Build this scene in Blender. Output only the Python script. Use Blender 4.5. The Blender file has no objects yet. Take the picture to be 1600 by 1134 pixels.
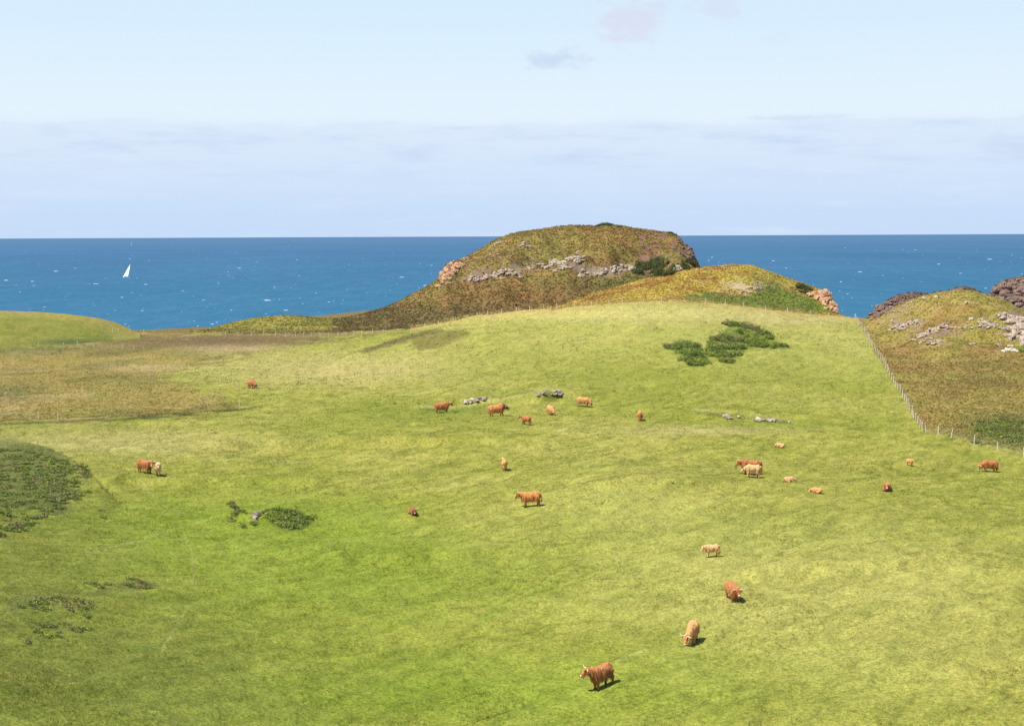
import bpy, bmesh, math, random
import numpy as np
from mathutils import Vector, Matrix, Euler

# ------------------------------------------------------------------ camera, sky, sun, exposure
S = bpy.context.scene
C = S.collection
W0, H0, F = 1600.0, 1134.0, 2400.0        # photo size and focal length in its pixels
CAM_H = 44.0                               # metres above the sea
PITCH = math.atan(198.8 / F)
ROLL = -0.0044

cam = bpy.data.cameras.new('camera')
co = bpy.data.objects.new('camera', cam)
C.objects.link(co)
S.camera = co
cam.sensor_width = 36.0
cam.lens = 36.0 * F / W0
cam.clip_start = 1.0
cam.clip_end = 120000.0
cam_rot = Matrix.Rotation(math.pi / 2 - PITCH, 3, 'X') @ Matrix.Rotation(ROLL, 3, 'Z')
co.location = (0, 0, CAM_H)
co.rotation_euler = cam_rot.to_euler()

S.view_settings.view_transform = 'Standard'
S.view_settings.look = 'None'
S.view_settings.gamma = 1.0
S.view_settings.exposure = 1.22
EXP = 2 ** 1.22

SUN_EL, SUN_AZ = math.radians(60), math.radians(-118)   # azimuth clockwise from +Y: sun to the left, a little behind us
sd = Vector((math.sin(SUN_AZ) * math.cos(SUN_EL), math.cos(SUN_AZ) * math.cos(SUN_EL), math.sin(SUN_EL)))
sl = bpy.data.lights.new('sun', 'SUN')
sl.energy = 4.2
sl.angle = math.radians(0.53)
sl.color = (1.0, 0.955, 0.88)
so = bpy.data.objects.new('sun', sl)
C.objects.link(so)
so.rotation_euler = sd.to_track_quat('Z', 'Y').to_euler()

world = bpy.data.worlds.new('World')
S.world = world
world.use_nodes = True


class NT:
    """small helper to wire node trees"""
    def __init__(s, tree):
        s.t = tree
        tree.nodes.clear()

    def n(s, kind, ins=None, **props):
        nd = s.t.nodes.new(kind)
        for k, v in props.items():
            setattr(nd, k, v)
        for k, v in (ins or {}).items():
            s.set(nd, k, v)
        return nd

    def set(s, nd, k, v):
        sock = nd.inputs[k]
        if hasattr(v, 'is_output') or isinstance(v, bpy.types.NodeSocket):
            s.t.links.new(v, sock)
        else:
            sock.default_value = v

    def math(s, op, a, b=0.0, c=0.0, clamp=False):
        nd = s.n('ShaderNodeMath', {0: a, 1: b, 2: c}, operation=op, use_clamp=clamp)
        return nd.outputs[0]

    def ramp(s, fac, a, b, lo=0.0, hi=1.0, smooth=True):
        nd = s.n('ShaderNodeMapRange', {'Value': fac, 'From Min': a, 'From Max': b, 'To Min': lo, 'To Max': hi},
                 interpolation_type='SMOOTHSTEP' if smooth else 'LINEAR')
        return nd.outputs[0]

    def mix(s, fac, a, b, mode='MIX'):
        nd = s.t.nodes.new('ShaderNodeMix')
        nd.data_type = 'RGBA'
        nd.blend_type = mode
        for idx, v in ((0, fac), (6, a), (7, b)):
            if isinstance(v, bpy.types.NodeSocket):
                s.t.links.new(v, nd.inputs[idx])
            else:
                nd.inputs[idx].default_value = v
        return nd.outputs[2]

    def noise(s, vec, scale, detail=2.0, rough=0.5, **kw):
        nd = s.n('ShaderNodeTexNoise', {'Vector': vec, 'Scale': scale, 'Detail': detail, 'Roughness': rough}, **kw)
        return nd.outputs[0]

    def mapping(s, vec, scale=(1, 1, 1), loc=(0, 0, 0), rot=(0, 0, 0)):
        return s.n('ShaderNodeMapping', {'Vector': vec, 'Scale': scale, 'Location': loc, 'Rotation': rot}).outputs[0]


def srgb(r, g, b):
    f = lambda c: (c / 255 / 12.92) if c / 255 < 0.04045 else ((c / 255 + 0.055) / 1.055) ** 2.4
    return (f(r), f(g), f(b), 1.0)


def skyc(r, g, b):      # colour of the sky before the exposure and the background strength
    c = srgb(r, g, b)
    return tuple(x / EXP / 0.1 for x in c[:3]) + (1.0,)


w = NT(world.node_tree)
tc = w.n('ShaderNodeTexCoord').outputs['Generated']
sep = w.n('ShaderNodeSeparateXYZ', {0: tc})
el = w.math('ARCSINE', sep.outputs['Z'])
az = w.math('ARCTAN2', sep.outputs['X'], sep.outputs['Y'])
sky = w.n('ShaderNodeTexSky', sky_type='NISHITA', sun_disc=False, sun_elevation=SUN_EL, sun_rotation=SUN_AZ,
          altitude=50.0, air_density=1.0, dust_density=0.6, ozone_density=1.5)
low = w.mix(w.ramp(el, 0.0, 0.07), skyc(199, 221, 249), skyc(218, 234, 252))
high = w.mix(w.ramp(el, 0.07, 0.155), skyc(228, 243, 254), skyc(214, 237, 255))
high = w.mix(w.ramp(el, 0.15, 0.6), high, skyc(120, 170, 235))
# the low far cloud bank: ragged top near four degrees, faint streaks inside
vec = w.n('ShaderNodeCombineXYZ', {0: az, 1: el, 2: 0.0}).outputs[0]
edge = w.noise(w.mapping(vec, (9, 22, 1)), 2.0, 5.0, 0.6)
top = w.math('ADD', 0.063, w.math('MULTIPLY', edge, 0.016))
edge_soft = w.math('SUBTRACT', el, top)
inband = w.math('ADD', w.ramp(edge_soft, -0.0006, 0.0016, 0.35, 0.0), w.ramp(edge_soft, -0.007, 0.009, 0.65, 0.0))
streak = w.noise(w.mapping(vec, (7, 40, 1), (3, 1, 0)), 2.2, 6.0, 0.62)
band = w.mix(w.math('MULTIPLY', w.ramp(streak, 0.45, 0.75), w.ramp(el, 0.02, 0.05)), low, skyc(203, 221, 246))
light = w.noise(w.mapping(vec, (5, 30, 1), (9, 4, 0)), 2.0, 5.0, 0.6)
band = w.mix(w.math('MULTIPLY', w.ramp(light, 0.5, 0.8), 0.5), band, skyc(226, 238, 253))
body = w.mix(inband, high, band)


def puff(u, v, su, sv, col, strength, seed):
    global body
    # position on the sky as real azimuth and elevation
    ca, ce = (u - 800) / F, (368 - v) / F
    dx = w.math('DIVIDE', w.math('SUBTRACT', az, ca), su / F)
    dy = w.math('DIVIDE', w.math('SUBTRACT', el, ce), sv / F)
    r = w.math('SQRT', w.math('ADD', w.math('MULTIPLY', dx, dx), w.math('MULTIPLY', dy, dy)))
    nz = w.noise(w.mapping(vec, (60, 110, 1), (seed, seed * 2, 0)), 1.0, 5.0, 0.62)
    m = w.ramp(w.math('ADD', r, w.math('MULTIPLY', w.math('SUBTRACT', nz, 0.5), 2.6)), 0.25, 1.15, strength, 0.0)
    body = w.mix(m, body, col)


puff(985, 38, 62, 44, skyc(220, 220, 240), 0.65, 1.3)
puff(1110, 18, 52, 28, skyc(216, 222, 243), 0.5, 4.1)
puff(868, 100, 52, 17, skyc(196, 213, 240), 0.6, 7.7)
puff(1235, 191, 90, 4, skyc(205, 219, 243), 0.45, 2.9)
puff(1555, 240, 60, 22, skyc(200, 214, 240), 0.3, 5.2)
puff(1210, 72, 30, 12, skyc(216, 230, 250), 0.35, 8.8)
col = w.mix(w.ramp(el, 0.3, 0.8), body, sky.outputs[0])
bg = w.n('ShaderNodeBackground', {'Color': col, 'Strength': 0.1})
w.n('ShaderNodeOutputWorld', {'Surface': bg.outputs[0]})

# ------------------------------------------------------------------ projection helpers and noise
RM = np.array(cam_rot)


def ray(u, v):
    """slope (x/y, z/y) of the line of sight through a photo pixel"""
    u = np.asarray(u, float); v = np.asarray(v, float)
    d = np.stack([(u - W0 / 2) / F, -(v - H0 / 2) / F, -np.ones(np.broadcast(u, v).shape)], -1) if False else \
        np.stack(np.broadcast_arrays((u - W0 / 2) / F, -(v - H0 / 2) / F, -1.0), -1)
    d = d @ RM.T
    return d[..., 0] / d[..., 1], d[..., 2] / d[..., 1]


def project(x, y, z):
    p = np.stack(np.broadcast_arrays(x, y, z - CAM_H), -1) @ RM
    return W0 / 2 + F * p[..., 0] / -p[..., 2], H0 / 2 - F * p[..., 1] / -p[..., 2]


def vnoise(x, y, seed=0):
    xi = np.floor(x).astype(np.int64); yi = np.floor(y).astype(np.int64)
    fx = x - xi; fy = y - yi
    fx = fx * fx * fx * (fx * (fx * 6 - 15) + 10); fy = fy * fy * fy * (fy * (fy * 6 - 15) + 10)

    def h(a, b):
        n = (a * 374761393 + b * 668265263 + seed * 1442695041) & 0xffffffff
        n = ((n ^ (n >> 13)) * 1274126177) & 0xffffffff
        n = ((n ^ (n >> 16)) * 2246822519) & 0xffffffff
        return ((n ^ (n >> 15)) & 0xffffff) / float(0xffffff)
    a = h(xi, yi); b = h(xi + 1, yi); c = h(xi, yi + 1); d = h(xi + 1, yi + 1)
    return (a + (b - a) * fx) * (1 - fy) + (c + (d - c) * fx) * fy


def fbm(x, y, oct=4, seed=0, gain=0.5):
    s = 0; amp = 1; tot = 0
    for i in range(oct):
        ca, sa = math.cos(i * 1.1 + 0.3), math.sin(i * 1.1 + 0.3)
        s = s + amp * vnoise((x * ca - y * sa) * 2 ** i + 17.3 * i, (x * sa + y * ca) * 2 ** i + 5.1 * i, seed + i)
        tot += amp; amp *= gain
    return s / tot


def sstep(a, b, x):
    t = np.clip((x - a) / (b - a), 0, 1)
    return t * t * (3 - 2 * t)


# ------------------------------------------------------------------ terrain heights
core = np.linspace(-0.44, 0.44, 1100)
wing = 0.44 + np.cumsum(np.linspace(0.001, 0.03, 90))
a_ax = np.concatenate([-wing[::-1], core, wing])
NA, NY = len(a_ax), 1300
y_ax = np.exp(np.linspace(math.log(36), math.log(640), NY))
A, Y = np.meshgrid(a_ax, y_ax)
X = A * Y

ctrl = []


def Spt(u, v, y):
    a, dz = ray(u, v); ctrl.append((a * y, y, CAM_H + dz * y))


def Ppt(u, y, z):
    a, dz = ray(u, 600); ctrl.append((a * y, y, z))


for y, row in ((40, (26, 23.0, 21, 21, 22)), (65, (26.5, 23.0, 20.5, 20.8, 22.3)), (85, (26.2, 22.6, 20.0, 20.7, 22.5)), (105, (25.4, 21.9, 19.8, 20.8, 22.3)),
               (125, (23.2, 21.1, 19.8, 20.8, 21.4)), (150, (21.6, 20.8, 20.4, 20.9, 20.7)), (172, (21.6, 21.5, 20.9, 20.9, 20.5))):
    for u, z in zip((-250, 200, 600, 1050, 1850), row):
        Ppt(u, y, z)
Ppt(1000, 132, 21.9); Ppt(860, 116, 20.3); Ppt(450, 128, 20.0); Ppt(120, 180, 22.1); Ppt(1350, 118, 21.9)
for p in ((0, 655, 198), (200, 650, 200), (400, 640, 205), (600, 640, 202), (400, 560, 300), (600, 560, 275), (500, 527, 368), (650, 543, 290),
          (705, 508, 322), (650, 516, 350), (600, 521, 360), (760, 494, 340), (850, 486, 330), (850, 520, 290), (850, 560, 250), (850, 600, 222),
          (850, 640, 200), (952, 475, 323), (1000, 472, 322), (1000, 500, 290), (1000, 522, 270), (1000, 560, 243), (1000, 600, 221), (1000, 640, 200),
          (1100, 474, 322), (1150, 479, 322), (1150, 507, 288), (1150, 560, 248), (1150, 600, 224), (1150, 645, 200), (1200, 487, 325), (1265, 494, 328),
          (1330, 498, 330), (1330, 540, 280), (1330, 600, 231), (1385, 580, 245), (1440, 675, 182), (1600, 714, 165), (1400, 522, 306), (1400, 560, 262), (1500, 600, 230), (1600, 600, 228),
          (1600, 650, 200), (750, 560, 256), (700, 600, 230)):
    Spt(*p)
for y, row in ((240, (20.7, 20.6, 20.7)), (300, (20.2, 20.1, 20.0)), (350, (19.8, 19.8, 19.6)), (400, (19.4, 19.3, 19.3)), (500, (19, 19, 19))):
    for u, z in zip((-300, 0, 250), row):
        Ppt(u, y, z)
for u, y, z in ((600, 405, 20), (450, 400, 19.5), (750, 405, 19.5), (900, 400, 21), (1100, 410, 21), (1300, 400, 18), (1500, 400, 18), (1900, 400, 18), (1900, 300, 22),
                (1900, 230, 22), (600, 600, 18), (1000, 600, 18), (1500, 600, 16)):
    Ppt(u, y, z)
ctrl = np.array(ctrl)


def tps(px, py, qx, qy):
    r2 = ((px - qx) ** 2 + (py - qy) ** 2) / 1e4 + 1e-9
    return 0.5 * r2 * np.log(r2)


n = len(ctrl)
K = tps(ctrl[:, None, 0], ctrl[:, None, 1], ctrl[None, :, 0], ctrl[None, :, 1]) + np.eye(n) * 0.0006
Pm = np.c_[np.ones(n), ctrl[:, 0] / 100, ctrl[:, 1] / 100]
M = np.block([[K, Pm], [Pm.T, np.zeros((3, 3))]])
sol = np.linalg.solve(M, np.r_[ctrl[:, 2], 0, 0, 0])
Z = sol[n] + sol[n + 1] * X / 100 + sol[n + 2] * Y / 100
for i in range(n):
    Z += sol[i] * tps(X, Y, ctrl[i, 0], ctrl[i, 1])

# far to the sides, outside what the control points describe, the land levels out
side_ = sstep(0.46, 0.75, np.abs(A))
Z = Z * (1 - side_) + 21.0 * side_
# soft undulation of the pasture
Z += (fbm((X * .45 + Y * .89) / 8.0, (Y * .45 - X * .89) / 1.5, 3, 83) - 0.5) * 0.42 + (fbm((X * .75 + Y * .66) / 6.0, (Y * .75 - X * .66) / 1.2, 3, 84) - 0.5) * 0.30
Z += (fbm(X / 26, Y / 34, 3, 3) - 0.5) * 0.9 * sstep(60, 100, Y) + (fbm(X / 5, Y / 6, 3, 9) - 0.5) * 0.34 + (fbm(X / 1.3, Y / 1.5, 3, 12) - 0.5) * 0.16

# small lips and ledges in the grass: (u, v, half width px, height, run behind)
for u, v, hw, h, back in ((1160, 656, 100, 1.0, 9), (860, 628, 75, 1.2, 10), (735, 634, 45, 0.8, 6), (560, 700, 260, 0.7, 16), (180, 662, 230, 0.35, 10),
                          (1010, 760, 110, 0.8, 12), (330, 760, 260, 0.6, 18), (400, 815, 60, 0.5, 6), (1250, 905, 260, 0.5, 14), (640, 880, 260, 0.5, 12),
                          (680, 560, 120, 0.9, 12)):
    a0, dz0 = ray(u, v)
    # depth where this line of sight meets the ground
    col = np.array([np.interp(a0, a_ax, Z[j]) for j in range(0, NY, 4)])
    yy = y_ax[::4]
    hit = np.argmax(CAM_H + dz0 * yy < col)
    y0 = yy[hit]
    wa = hw / F
    wob = y0 * (1 + 0.012 * (vnoise(A * 60 + u, A * 0, 5) - 0.5)) + (A - a0) * y0 * 0.10
    q = Y - wob
    prof = sstep(-1.2, 0.5, q) * np.exp(-np.clip(q, 0, None) / back)
    Z += h * np.exp(-((A - a0) / wa) ** 4) * prof

layer_id = np.zeros(Z.shape, np.int8)        # 0 pasture and marsh, 1 headland, 2 middle knoll, 3 right knoll, 4 dark far rocks, 5 left mound, 6 low shore hill, 7 near bank


def hill(idx, sil, foot, g, back, kmix=0.6, rough=0.0, cliffs=None, seed=0, ease=0):
    """a hill whose crest runs through sil = (u, v, depth) and whose near foot is foot = (u, depth, height)"""
    global Z
    aa = np.array([ray(u, v)[0] for u, v, _ in sil]); dd = np.array([ray(u, v)[1] for u, v, _ in sil]); yr = np.array([s[2] for s in sil], float)
    fa = np.array([ray(u, 600)[0] for u, _, _ in foot]); fy = np.array([f[1] for f in foot], float); fz = np.array([f[2] for f in foot], float)
    k = np.hanning(2 * ease + 3); k /= k.sum()
    sm = lambda arr: np.convolve(np.pad(arr, ease + 1, mode='edge'), k, mode='valid')
    D = sm(np.interp(a_ax, aa, dd)); R = np.convolve(np.pad(np.interp(a_ax, aa, yr), 30, mode='edge'), np.hanning(61) / np.hanning(61).sum(), 'valid')
    yf = np.convolve(np.pad(np.interp(a_ax, fa, fy), 30, mode='edge'), np.hanning(61) / np.hanning(61).sum(), 'valid'); zf = np.interp(a_ax, fa, fz)
    R = R + (fbm(a_ax * 40, a_ax * 0, 3, seed + 50) - 0.5) * 8
    zr = CAM_H + D * R
    t = (R - Y) / (R - yf)
    if rough:
        warp = (fbm(X / 14, Y / 14, 4, seed + 11) - 0.5)
        tw = t + warp * 0.28 * sstep(0, 0.15, t) * sstep(1.1, 0.9, t)
    else:
        tw = t
    front = zf + (zr - zf) * (1 - g(np.clip(tw, 0, 1)))
    front = np.where(t > 1, front - (t - 1) * (R - yf) * 0.35, front)
    bk = np.clip(Y - R, 0, None)
    zz = np.where(Y <= R, front, zr - back * bk ** 1.35 * 0.12 - bk * 0.04)
    if rough:
        nn = (fbm(X / 9, Y / 9, 5, seed + 1, 0.55) - 0.5) * rough
        zz = zz + nn * sstep(-0.02, 0.2, np.abs(t) + 0.05)
    zz = np.where((A < aa[0] - 0.002) | (A > aa[-1] + 0.002), -60, zz)
    h = np.clip(0.5 + 0.5 * (zz - Z) / kmix, 0, 1)
    Z = Z * (1 - h) + zz * h + kmix * h * (1 - h) * 0.5
    layer_id[zz > Z - 0.25] = idx


ter = lambda t: np.interp(t, [0, .12, .30, .42, .47, .70, .78, 1], [0, .05, .20, .32, .43, .70, .82, 1])
smooth = lambda t: t * t * (3 - 2 * t) * 0.55 + 0.45 * t
# coast: the land breaks off behind these depths
ca = np.array([ray(u, 500)[0] for u in (-400, 0, 330, 420, 560, 700, 1100, 1200, 1330, 1365, 1420, 1500, 2000)])
cy = np.array([425, 412, 420, 470, 520, 590, 590, 430, 348, 350, 430, 450, 450.])
cl = np.interp(a_ax, ca, cy) + (fbm(a_ax * 30, a_ax * 0, 3, 77) - 0.5) * 14
Z -= sstep(0, 16, Y - cl) * 30

sm0 = lambda t: t * t * (3 - 2 * t) * 0.7 + 0.3 * t
hill(0, [(470, 602, 250), (500, 577, 262), (540, 556, 272), (570, 546, 278), (600, 536, 284), (650, 521, 290), (700, 509, 296), (740, 504, 299), (800, 500, 300), (900, 497, 297), (1000, 498, 291), (1080, 503, 288), (1140, 512, 286), (1190, 530, 284), (1240, 570, 280), (1260, 600, 278)],
     [(470, 230, 19.5), (560, 238, 20.6), (650, 234, 21.2), (850, 226, 22.0), (1000, 224, 22.6), (1150, 226, 22.2), (1260, 230, 20.5)], sm0, 1.0, 0.9, 0.3, seed=9, ease=10)
hill(5, [(-400, 470, 390), (-100, 480, 390), (0, 485, 388), (60, 487, 388), (110, 491, 388), (150, 496, 388), (180, 503, 388), (200, 512, 388), (215, 520, 388)],
     [(-400, 335, 19.5), (0, 338, 19.6), (120, 350, 19.6), (215, 378, 19.5)], smooth, 2.5, 0.6, 0.25, seed=1, ease=6)
hill(6, [(300, 523, 420), (330, 513, 420), (365, 503, 422), (400, 496, 424), (440, 492, 426), (470, 493, 428), (500, 498, 430), (530, 497, 432), (560, 493, 436), (600, 490, 440), (640, 492, 440)],
     [(300, 404, 19.5), (420, 392, 19.6), (560, 388, 19.8), (640, 388, 20)], smooth, 1.5, 0.5, 0.5, seed=2, ease=4)
hill(1, [(520, 500, 430), (560, 492, 436), (600, 481, 446), (630, 469, 454), (650, 457, 460), (670, 446, 465), (684, 436, 470), (690, 425, 473), (697, 411, 476),
         (712, 407, 480), (724, 403, 484), (750, 390, 492), (772, 375, 498), (800, 364, 505), (830, 359, 508), (860, 355, 510), (885, 352, 512), (930, 353, 512), (950, 351, 512),
         (975, 353, 510), (1000, 358, 508), (1030, 361, 504), (1050, 363, 500), (1062, 370, 497), (1070, 381, 494), (1082, 389, 490), (1085, 400, 488), (1090, 411, 486), (1100, 430, 484), (1130, 470, 480), (1160, 520, 480)],
     [(520, 392, 19.8), (620, 398, 20), (750, 400, 20), (900, 402, 21), (1160, 405, 21)], ter, 3.0, 0.8, 2.6, seed=3, ease=1)
hill(2, [(840, 489, 336), (870, 478, 348), (920, 463, 362), (960, 449, 372), (1000, 438, 378), (1040, 430, 380), (1070, 422, 381), (1100, 417, 382), (1150, 413, 382), (1175, 414, 382), (1200, 423, 380),
         (1235, 436, 376), (1255, 443, 373), (1275, 449, 370), (1290, 455, 368), (1298, 460, 366), (1303, 467, 365), (1305, 482, 364), (1312, 492, 362), (1340, 520, 360)],
     [(840, 326, 28), (950, 328, 29.5), (1050, 328, 30), (1130, 328, 29.3), (1200, 330, 28), (1300, 336, 26.2), (1340, 338, 25.5)], smooth, 2.5, 0.5, 1.2, seed=4, ease=2)
hill(4, [(1352, 500, 395), (1362, 489, 396), (1372, 478, 398), (1385, 470, 400), (1400, 462, 402), (1425, 457, 404), (1450, 458, 404), (1480, 455, 404), (1500, 448, 404), (1520, 450, 404), (1545, 462, 404), (1600, 480, 404)],
     [(1352, 372, 14), (1600, 372, 14)], smooth, 3, 0.4, 1.6, seed=5, ease=1)
hill(4, [(1535, 480, 380), (1546, 462, 380), (1555, 447, 380), (1568, 438, 380), (1590, 432, 380), (1640, 428, 380), (1750, 440, 380), (1850, 520, 380)],
     [(1535, 350, 14), (1850, 350, 14)], smooth, 3, 0.4, 1.8, seed=6, ease=1)
hill(3, [(1345, 503, 326), (1360, 496, 322), (1385, 487, 318), (1400, 477, 314), (1420, 469, 310), (1445, 461, 307), (1470, 456, 304), (1500, 452, 302), (1525, 454, 300), (1545, 461, 298), (1565, 466, 296), (1580, 473, 292),
         (1600, 486, 290), (1640, 500, 288), (1700, 520, 286), (1800, 540, 280), (1900, 560, 280)],
     [(1345, 300, 24), (1400, 262, 22.4), (1450, 240, 21.7), (1500, 228, 21.3), (1600, 222, 21.3), (1900, 222, 21)],
     lambda t: np.interp(t, [0, .2, .32, .45, .6, 1], [0, .14, .36, .58, .74, 1]), 2.0, 0.6, 1.5, seed=7, ease=3)
hill(7, [(-400, 660, 166), (-100, 677, 164), (0, 685, 163), (40, 690, 162), (75, 699, 159), (100, 711, 154), (130, 732, 147), (165, 765, 138), (200, 810, 130), (240, 900, 118), (280, 1100, 105)],
     [(-400, 100, 21.5), (0, 104, 21.6), (100, 106, 21.5), (280, 95, 20.0)], smooth, 0.9, 0.9, 0.45, seed=8, ease=14)


def ground(x, y):
    """terrain height by bilinear lookup"""
    x = np.asarray(x, float); y = np.asarray(y, float)
    ia = np.clip(np.interp(x / y, a_ax, np.arange(NA)), 0, NA - 1.001); iy = np.clip(np.log(y / y_ax[0]) / math.log(y_ax[1] / y_ax[0]), 0, NY - 1.001)
    i0 = ia.astype(int); j0 = iy.astype(int); fa = ia - i0; fy = iy - j0
    return (Z[j0, i0] * (1 - fa) + Z[j0, i0 + 1] * fa) * (1 - fy) + (Z[j0 + 1, i0] * (1 - fa) + Z[j0 + 1, i0 + 1] * fa) * fy


def look(arr, x, y):
    ia = np.clip(np.rint(np.interp(x / y, a_ax, np.arange(NA))).astype(int), 0, NA - 1)
    iy = np.clip(np.rint(np.log(y / y_ax[0]) / math.log(y_ax[1] / y_ax[0])).astype(int), 0, NY - 1)
    return arr[iy, ia]


def at(u, v):
    """first ground point under a line of sight"""
    a, dz = ray(u, v)
    yy = np.exp(np.linspace(math.log(45), math.log(620), 6000))
    zz = ground(a * yy, yy)
    below = CAM_H + dz * yy < zz
    k = int(np.argmax(below)) if below.any() else len(yy) - 1
    return Vector((float(a) * yy[k], yy[k], float(zz[k])))


# ------------------------------------------------------------------ land cover
U, V = project(X, Y, Z)


def region(poly, soft=8.0, wob=10.0, seed=0, sc=22.0):
    """soft membership of each terrain point in an outline, with a ragged edge"""
    px, py = U, V
    d = np.full(U.shape, 1e9); inside = np.zeros(U.shape, bool)
    pts = list(poly)
    for (x0, y0), (x1, y1) in zip(pts, pts[1:] + pts[:1]):
        ex, ey = x1 - x0, y1 - y0
        t = np.clip(((px - x0) * ex + (py - y0) * ey) / (ex * ex + ey * ey + 1e-9), 0, 1)
        d = np.minimum(d, (px - x0 - t * ex) ** 2 + (py - y0 - t * ey) ** 2)
        cond = (y0 > py) != (y1 > py)
        inside ^= cond & (px < (x1 - x0) * (py - y0) / (y1 - y0 + 1e-12) + x0)
    d = np.sqrt(d); d = np.where(inside, d, -d)
    d = d + (fbm(X / (sc * .12), Y / (sc * .2), 4, seed + 200) - 0.5) * 2 * wob
    return sstep(-soft, soft, d)


def c3(r, g, b):
    return np.array([r, g, b])


def mixc(c, m, d):
    return c * (1 - m[..., None]) + d * m[..., None]


N1 = fbm(X / 14, Y / 20, 4, 21); N2 = fbm(X / 3.2, Y / 4.2, 4, 22); N3 = fbm(X / 0.8, Y / 1.1, 3, 23); N4 = fbm(X / 40, Y / 55, 3, 24)
N5 = fbm(X / 1.6, Y / 2.1, 3, 31)
grass = c3(0.184, 0.178, 0.029); straw = c3(0.262, 0.228, 0.068); lush = c3(0.122, 0.150, 0.014); dull = c3(0.112, 0.114, 0.019)
cov = np.zeros(Z.shape + (3,)) + grass
cov = mixc(cov, sstep(0.45, 0.80, N1) * 0.35, straw)
cov = mixc(cov, sstep(0.56, 0.22, N1) * 0.45, lush)
cov = mixc(cov, sstep(0.45, 0.65, N2) * 0.10, straw)
cov = mixc(cov, sstep(0.50, 0.32, N2) * 0.22, dull)
cov = mixc(cov, sstep(0.44, 0.30, N5) * 0.22, c3(0.085, 0.098, 0.012))
ND = fbm((X * .45 + Y * 0.89) / 6.5, (Y * .45 - X * 0.89) / 0.9, 4, 81, 0.6); NE = fbm((X * 0.8 + Y * .6) / 5.0, (Y * .8 - X * .6) / 0.7, 4, 82, 0.6)
cov = mixc(cov, sstep(0.56, 0.68, ND) * 0.48, c3(0.088, 0.105, 0.012))
cov = mixc(cov, sstep(0.58, 0.70, NE) * 0.45, c3(0.100, 0.115, 0.014))
cov = mixc(cov, sstep(0.46, 0.34, NE) * 0.15, c3(0.27, 0.25, 0.06))


def blob(u, v, ru, rv, p=2):
    return np.exp(-(((U - u) / ru) ** 2 + ((V - v) / rv) ** 2) ** (p / 2))


# grass tones on the pasture, with some slope light and shade painted in
cov = mixc(cov, np.clip(blob(980, 790, 150, 60) + blob(1250, 900, 330, 90) + blob(1000, 520, 300, 50) + blob(1300, 540, 200, 50) + blob(1350, 1000, 250, 120), 0, 1) * 0.42, c3(0.262, 0.242, 0.072))
cov = mixc(cov, np.clip(blob(150, 690, 260, 22) + blob(520, 575, 260, 30) + blob(1050, 490, 250, 12) + blob(1250, 500, 90, 8) + blob(1120, 672, 150, 7), 0, 1) * 0.6, c3(0.26, 0.215, 0.085))
cov = mixc(cov, np.clip(blob(560, 900, 400, 90) + blob(380, 830, 220, 60) + blob(600, 1090, 600, 80), 0, 1) * 0.65, c3(0.112, 0.158, 0.011))
cov = mixc(cov, np.clip(blob(-30, 880, 230, 230) + blob(150, 1060, 330, 90), 0, 1) * 0.6, c3(0.084, 0.100, 0.016))  # left slope painted darker, as turned away from the sun
cov = mixc(cov, np.clip(blob(560, 650, 330, 22) + blob(480, 745, 200, 18) + blob(1090, 620, 200, 14) + blob(880, 585, 160, 14) + blob(1480, 780, 160, 30) + blob(760, 880, 180, 25), 0, 1) * 0.35, c3(0.125, 0.140, 0.020))  # duller green bands, the widest painting a shadowy patch across the field
cov = mixc(cov, np.clip(blob(950, 560, 300, 34, 3) + blob(1300, 620, 120, 60), 0, 1) * 0.35, c3(0.138, 0.152, 0.019))  # greener slope face, with the shade below the brow painted in
cov = mixc(cov, np.clip(blob(900, 490, 300, 14, 3), 0, 1) * 0.5, c3(0.30, 0.262, 0.080))
cov = mixc(cov, np.clip(blob(1190, 665, 90, 6) + blob(800, 615, 70, 7) + blob(640, 640, 120, 12) + blob(1100, 590, 130, 18), 0, 1) * 0.45, lush * 0.85)
# faint tracks worn by the cattle
track = np.zeros(Z.shape)
for pts in (((300, 860), (285, 830), (250, 790), (220, 750)), ((300, 860), (305, 900), (290, 960), (240, 1040)), ((1200, 955), (1300, 938), (1450, 925)),
            ((910, 1060), (1000, 1020), (1120, 985), (1300, 930)), ((0, 690), (180, 700), (420, 720), (620, 735)), ((0, 915), (130, 870), (330, 810))):
    for (x0, y0), (x1, y1) in zip(pts, pts[1:]):
        ex, ey = x1 - x0, y1 - y0
        uu = U + (N2 - 0.5) * 14; vv = V + (N2 - 0.5) * 8
        t = np.clip(((uu - x0) * ex + (vv - y0) * ey) / (ex * ex + ey * ey), 0, 1)
        d = np.hypot(uu - x0 - t * ex, vv - y0 - t * ey)
        track = np.maximum(track, np.exp(-(d / 2.2) ** 2))
cov = mixc(cov, track * sstep(.36, .55, N2) * 0.24, c3(0.30, 0.28, 0.11))

marsh = region([(-3000, 545), (-600, 545), (0, 540), (120, 533), (205, 517), (330, 517), (560, 505), (650, 513), (560, 524), (450, 541), (330, 566), (250, 588), (300, 604), (340, 618), (380, 633),
                (330, 645), (200, 655), (100, 660), (-600, 668), (-3000, 668)], 10, 16, 1)
marsh *= (layer_id != 5)
mc = mixc(np.zeros_like(cov) + c3(0.165, 0.128, 0.034), sstep(0.42, 0.68, fbm(X / 9, Y / 22, 4, 41)), c3(0.115, 0.090, 0.024))
mc = mixc(mc, sstep(0.52, 0.70, fbm(X / 7, Y / 16, 4, 42)) * 0.5, c3(0.215, 0.165, 0.065))
mc = mixc(mc, sstep(0.55, 0.72, fbm(X / 8, Y / 18, 4, 43)) * 0.35, c3(0.100, 0.115, 0.028))
mc = mixc(mc, np.clip(blob(330, 532, 300, 13), 0, 1) * 0.85, c3(0.085, 0.055, 0.028))
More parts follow.
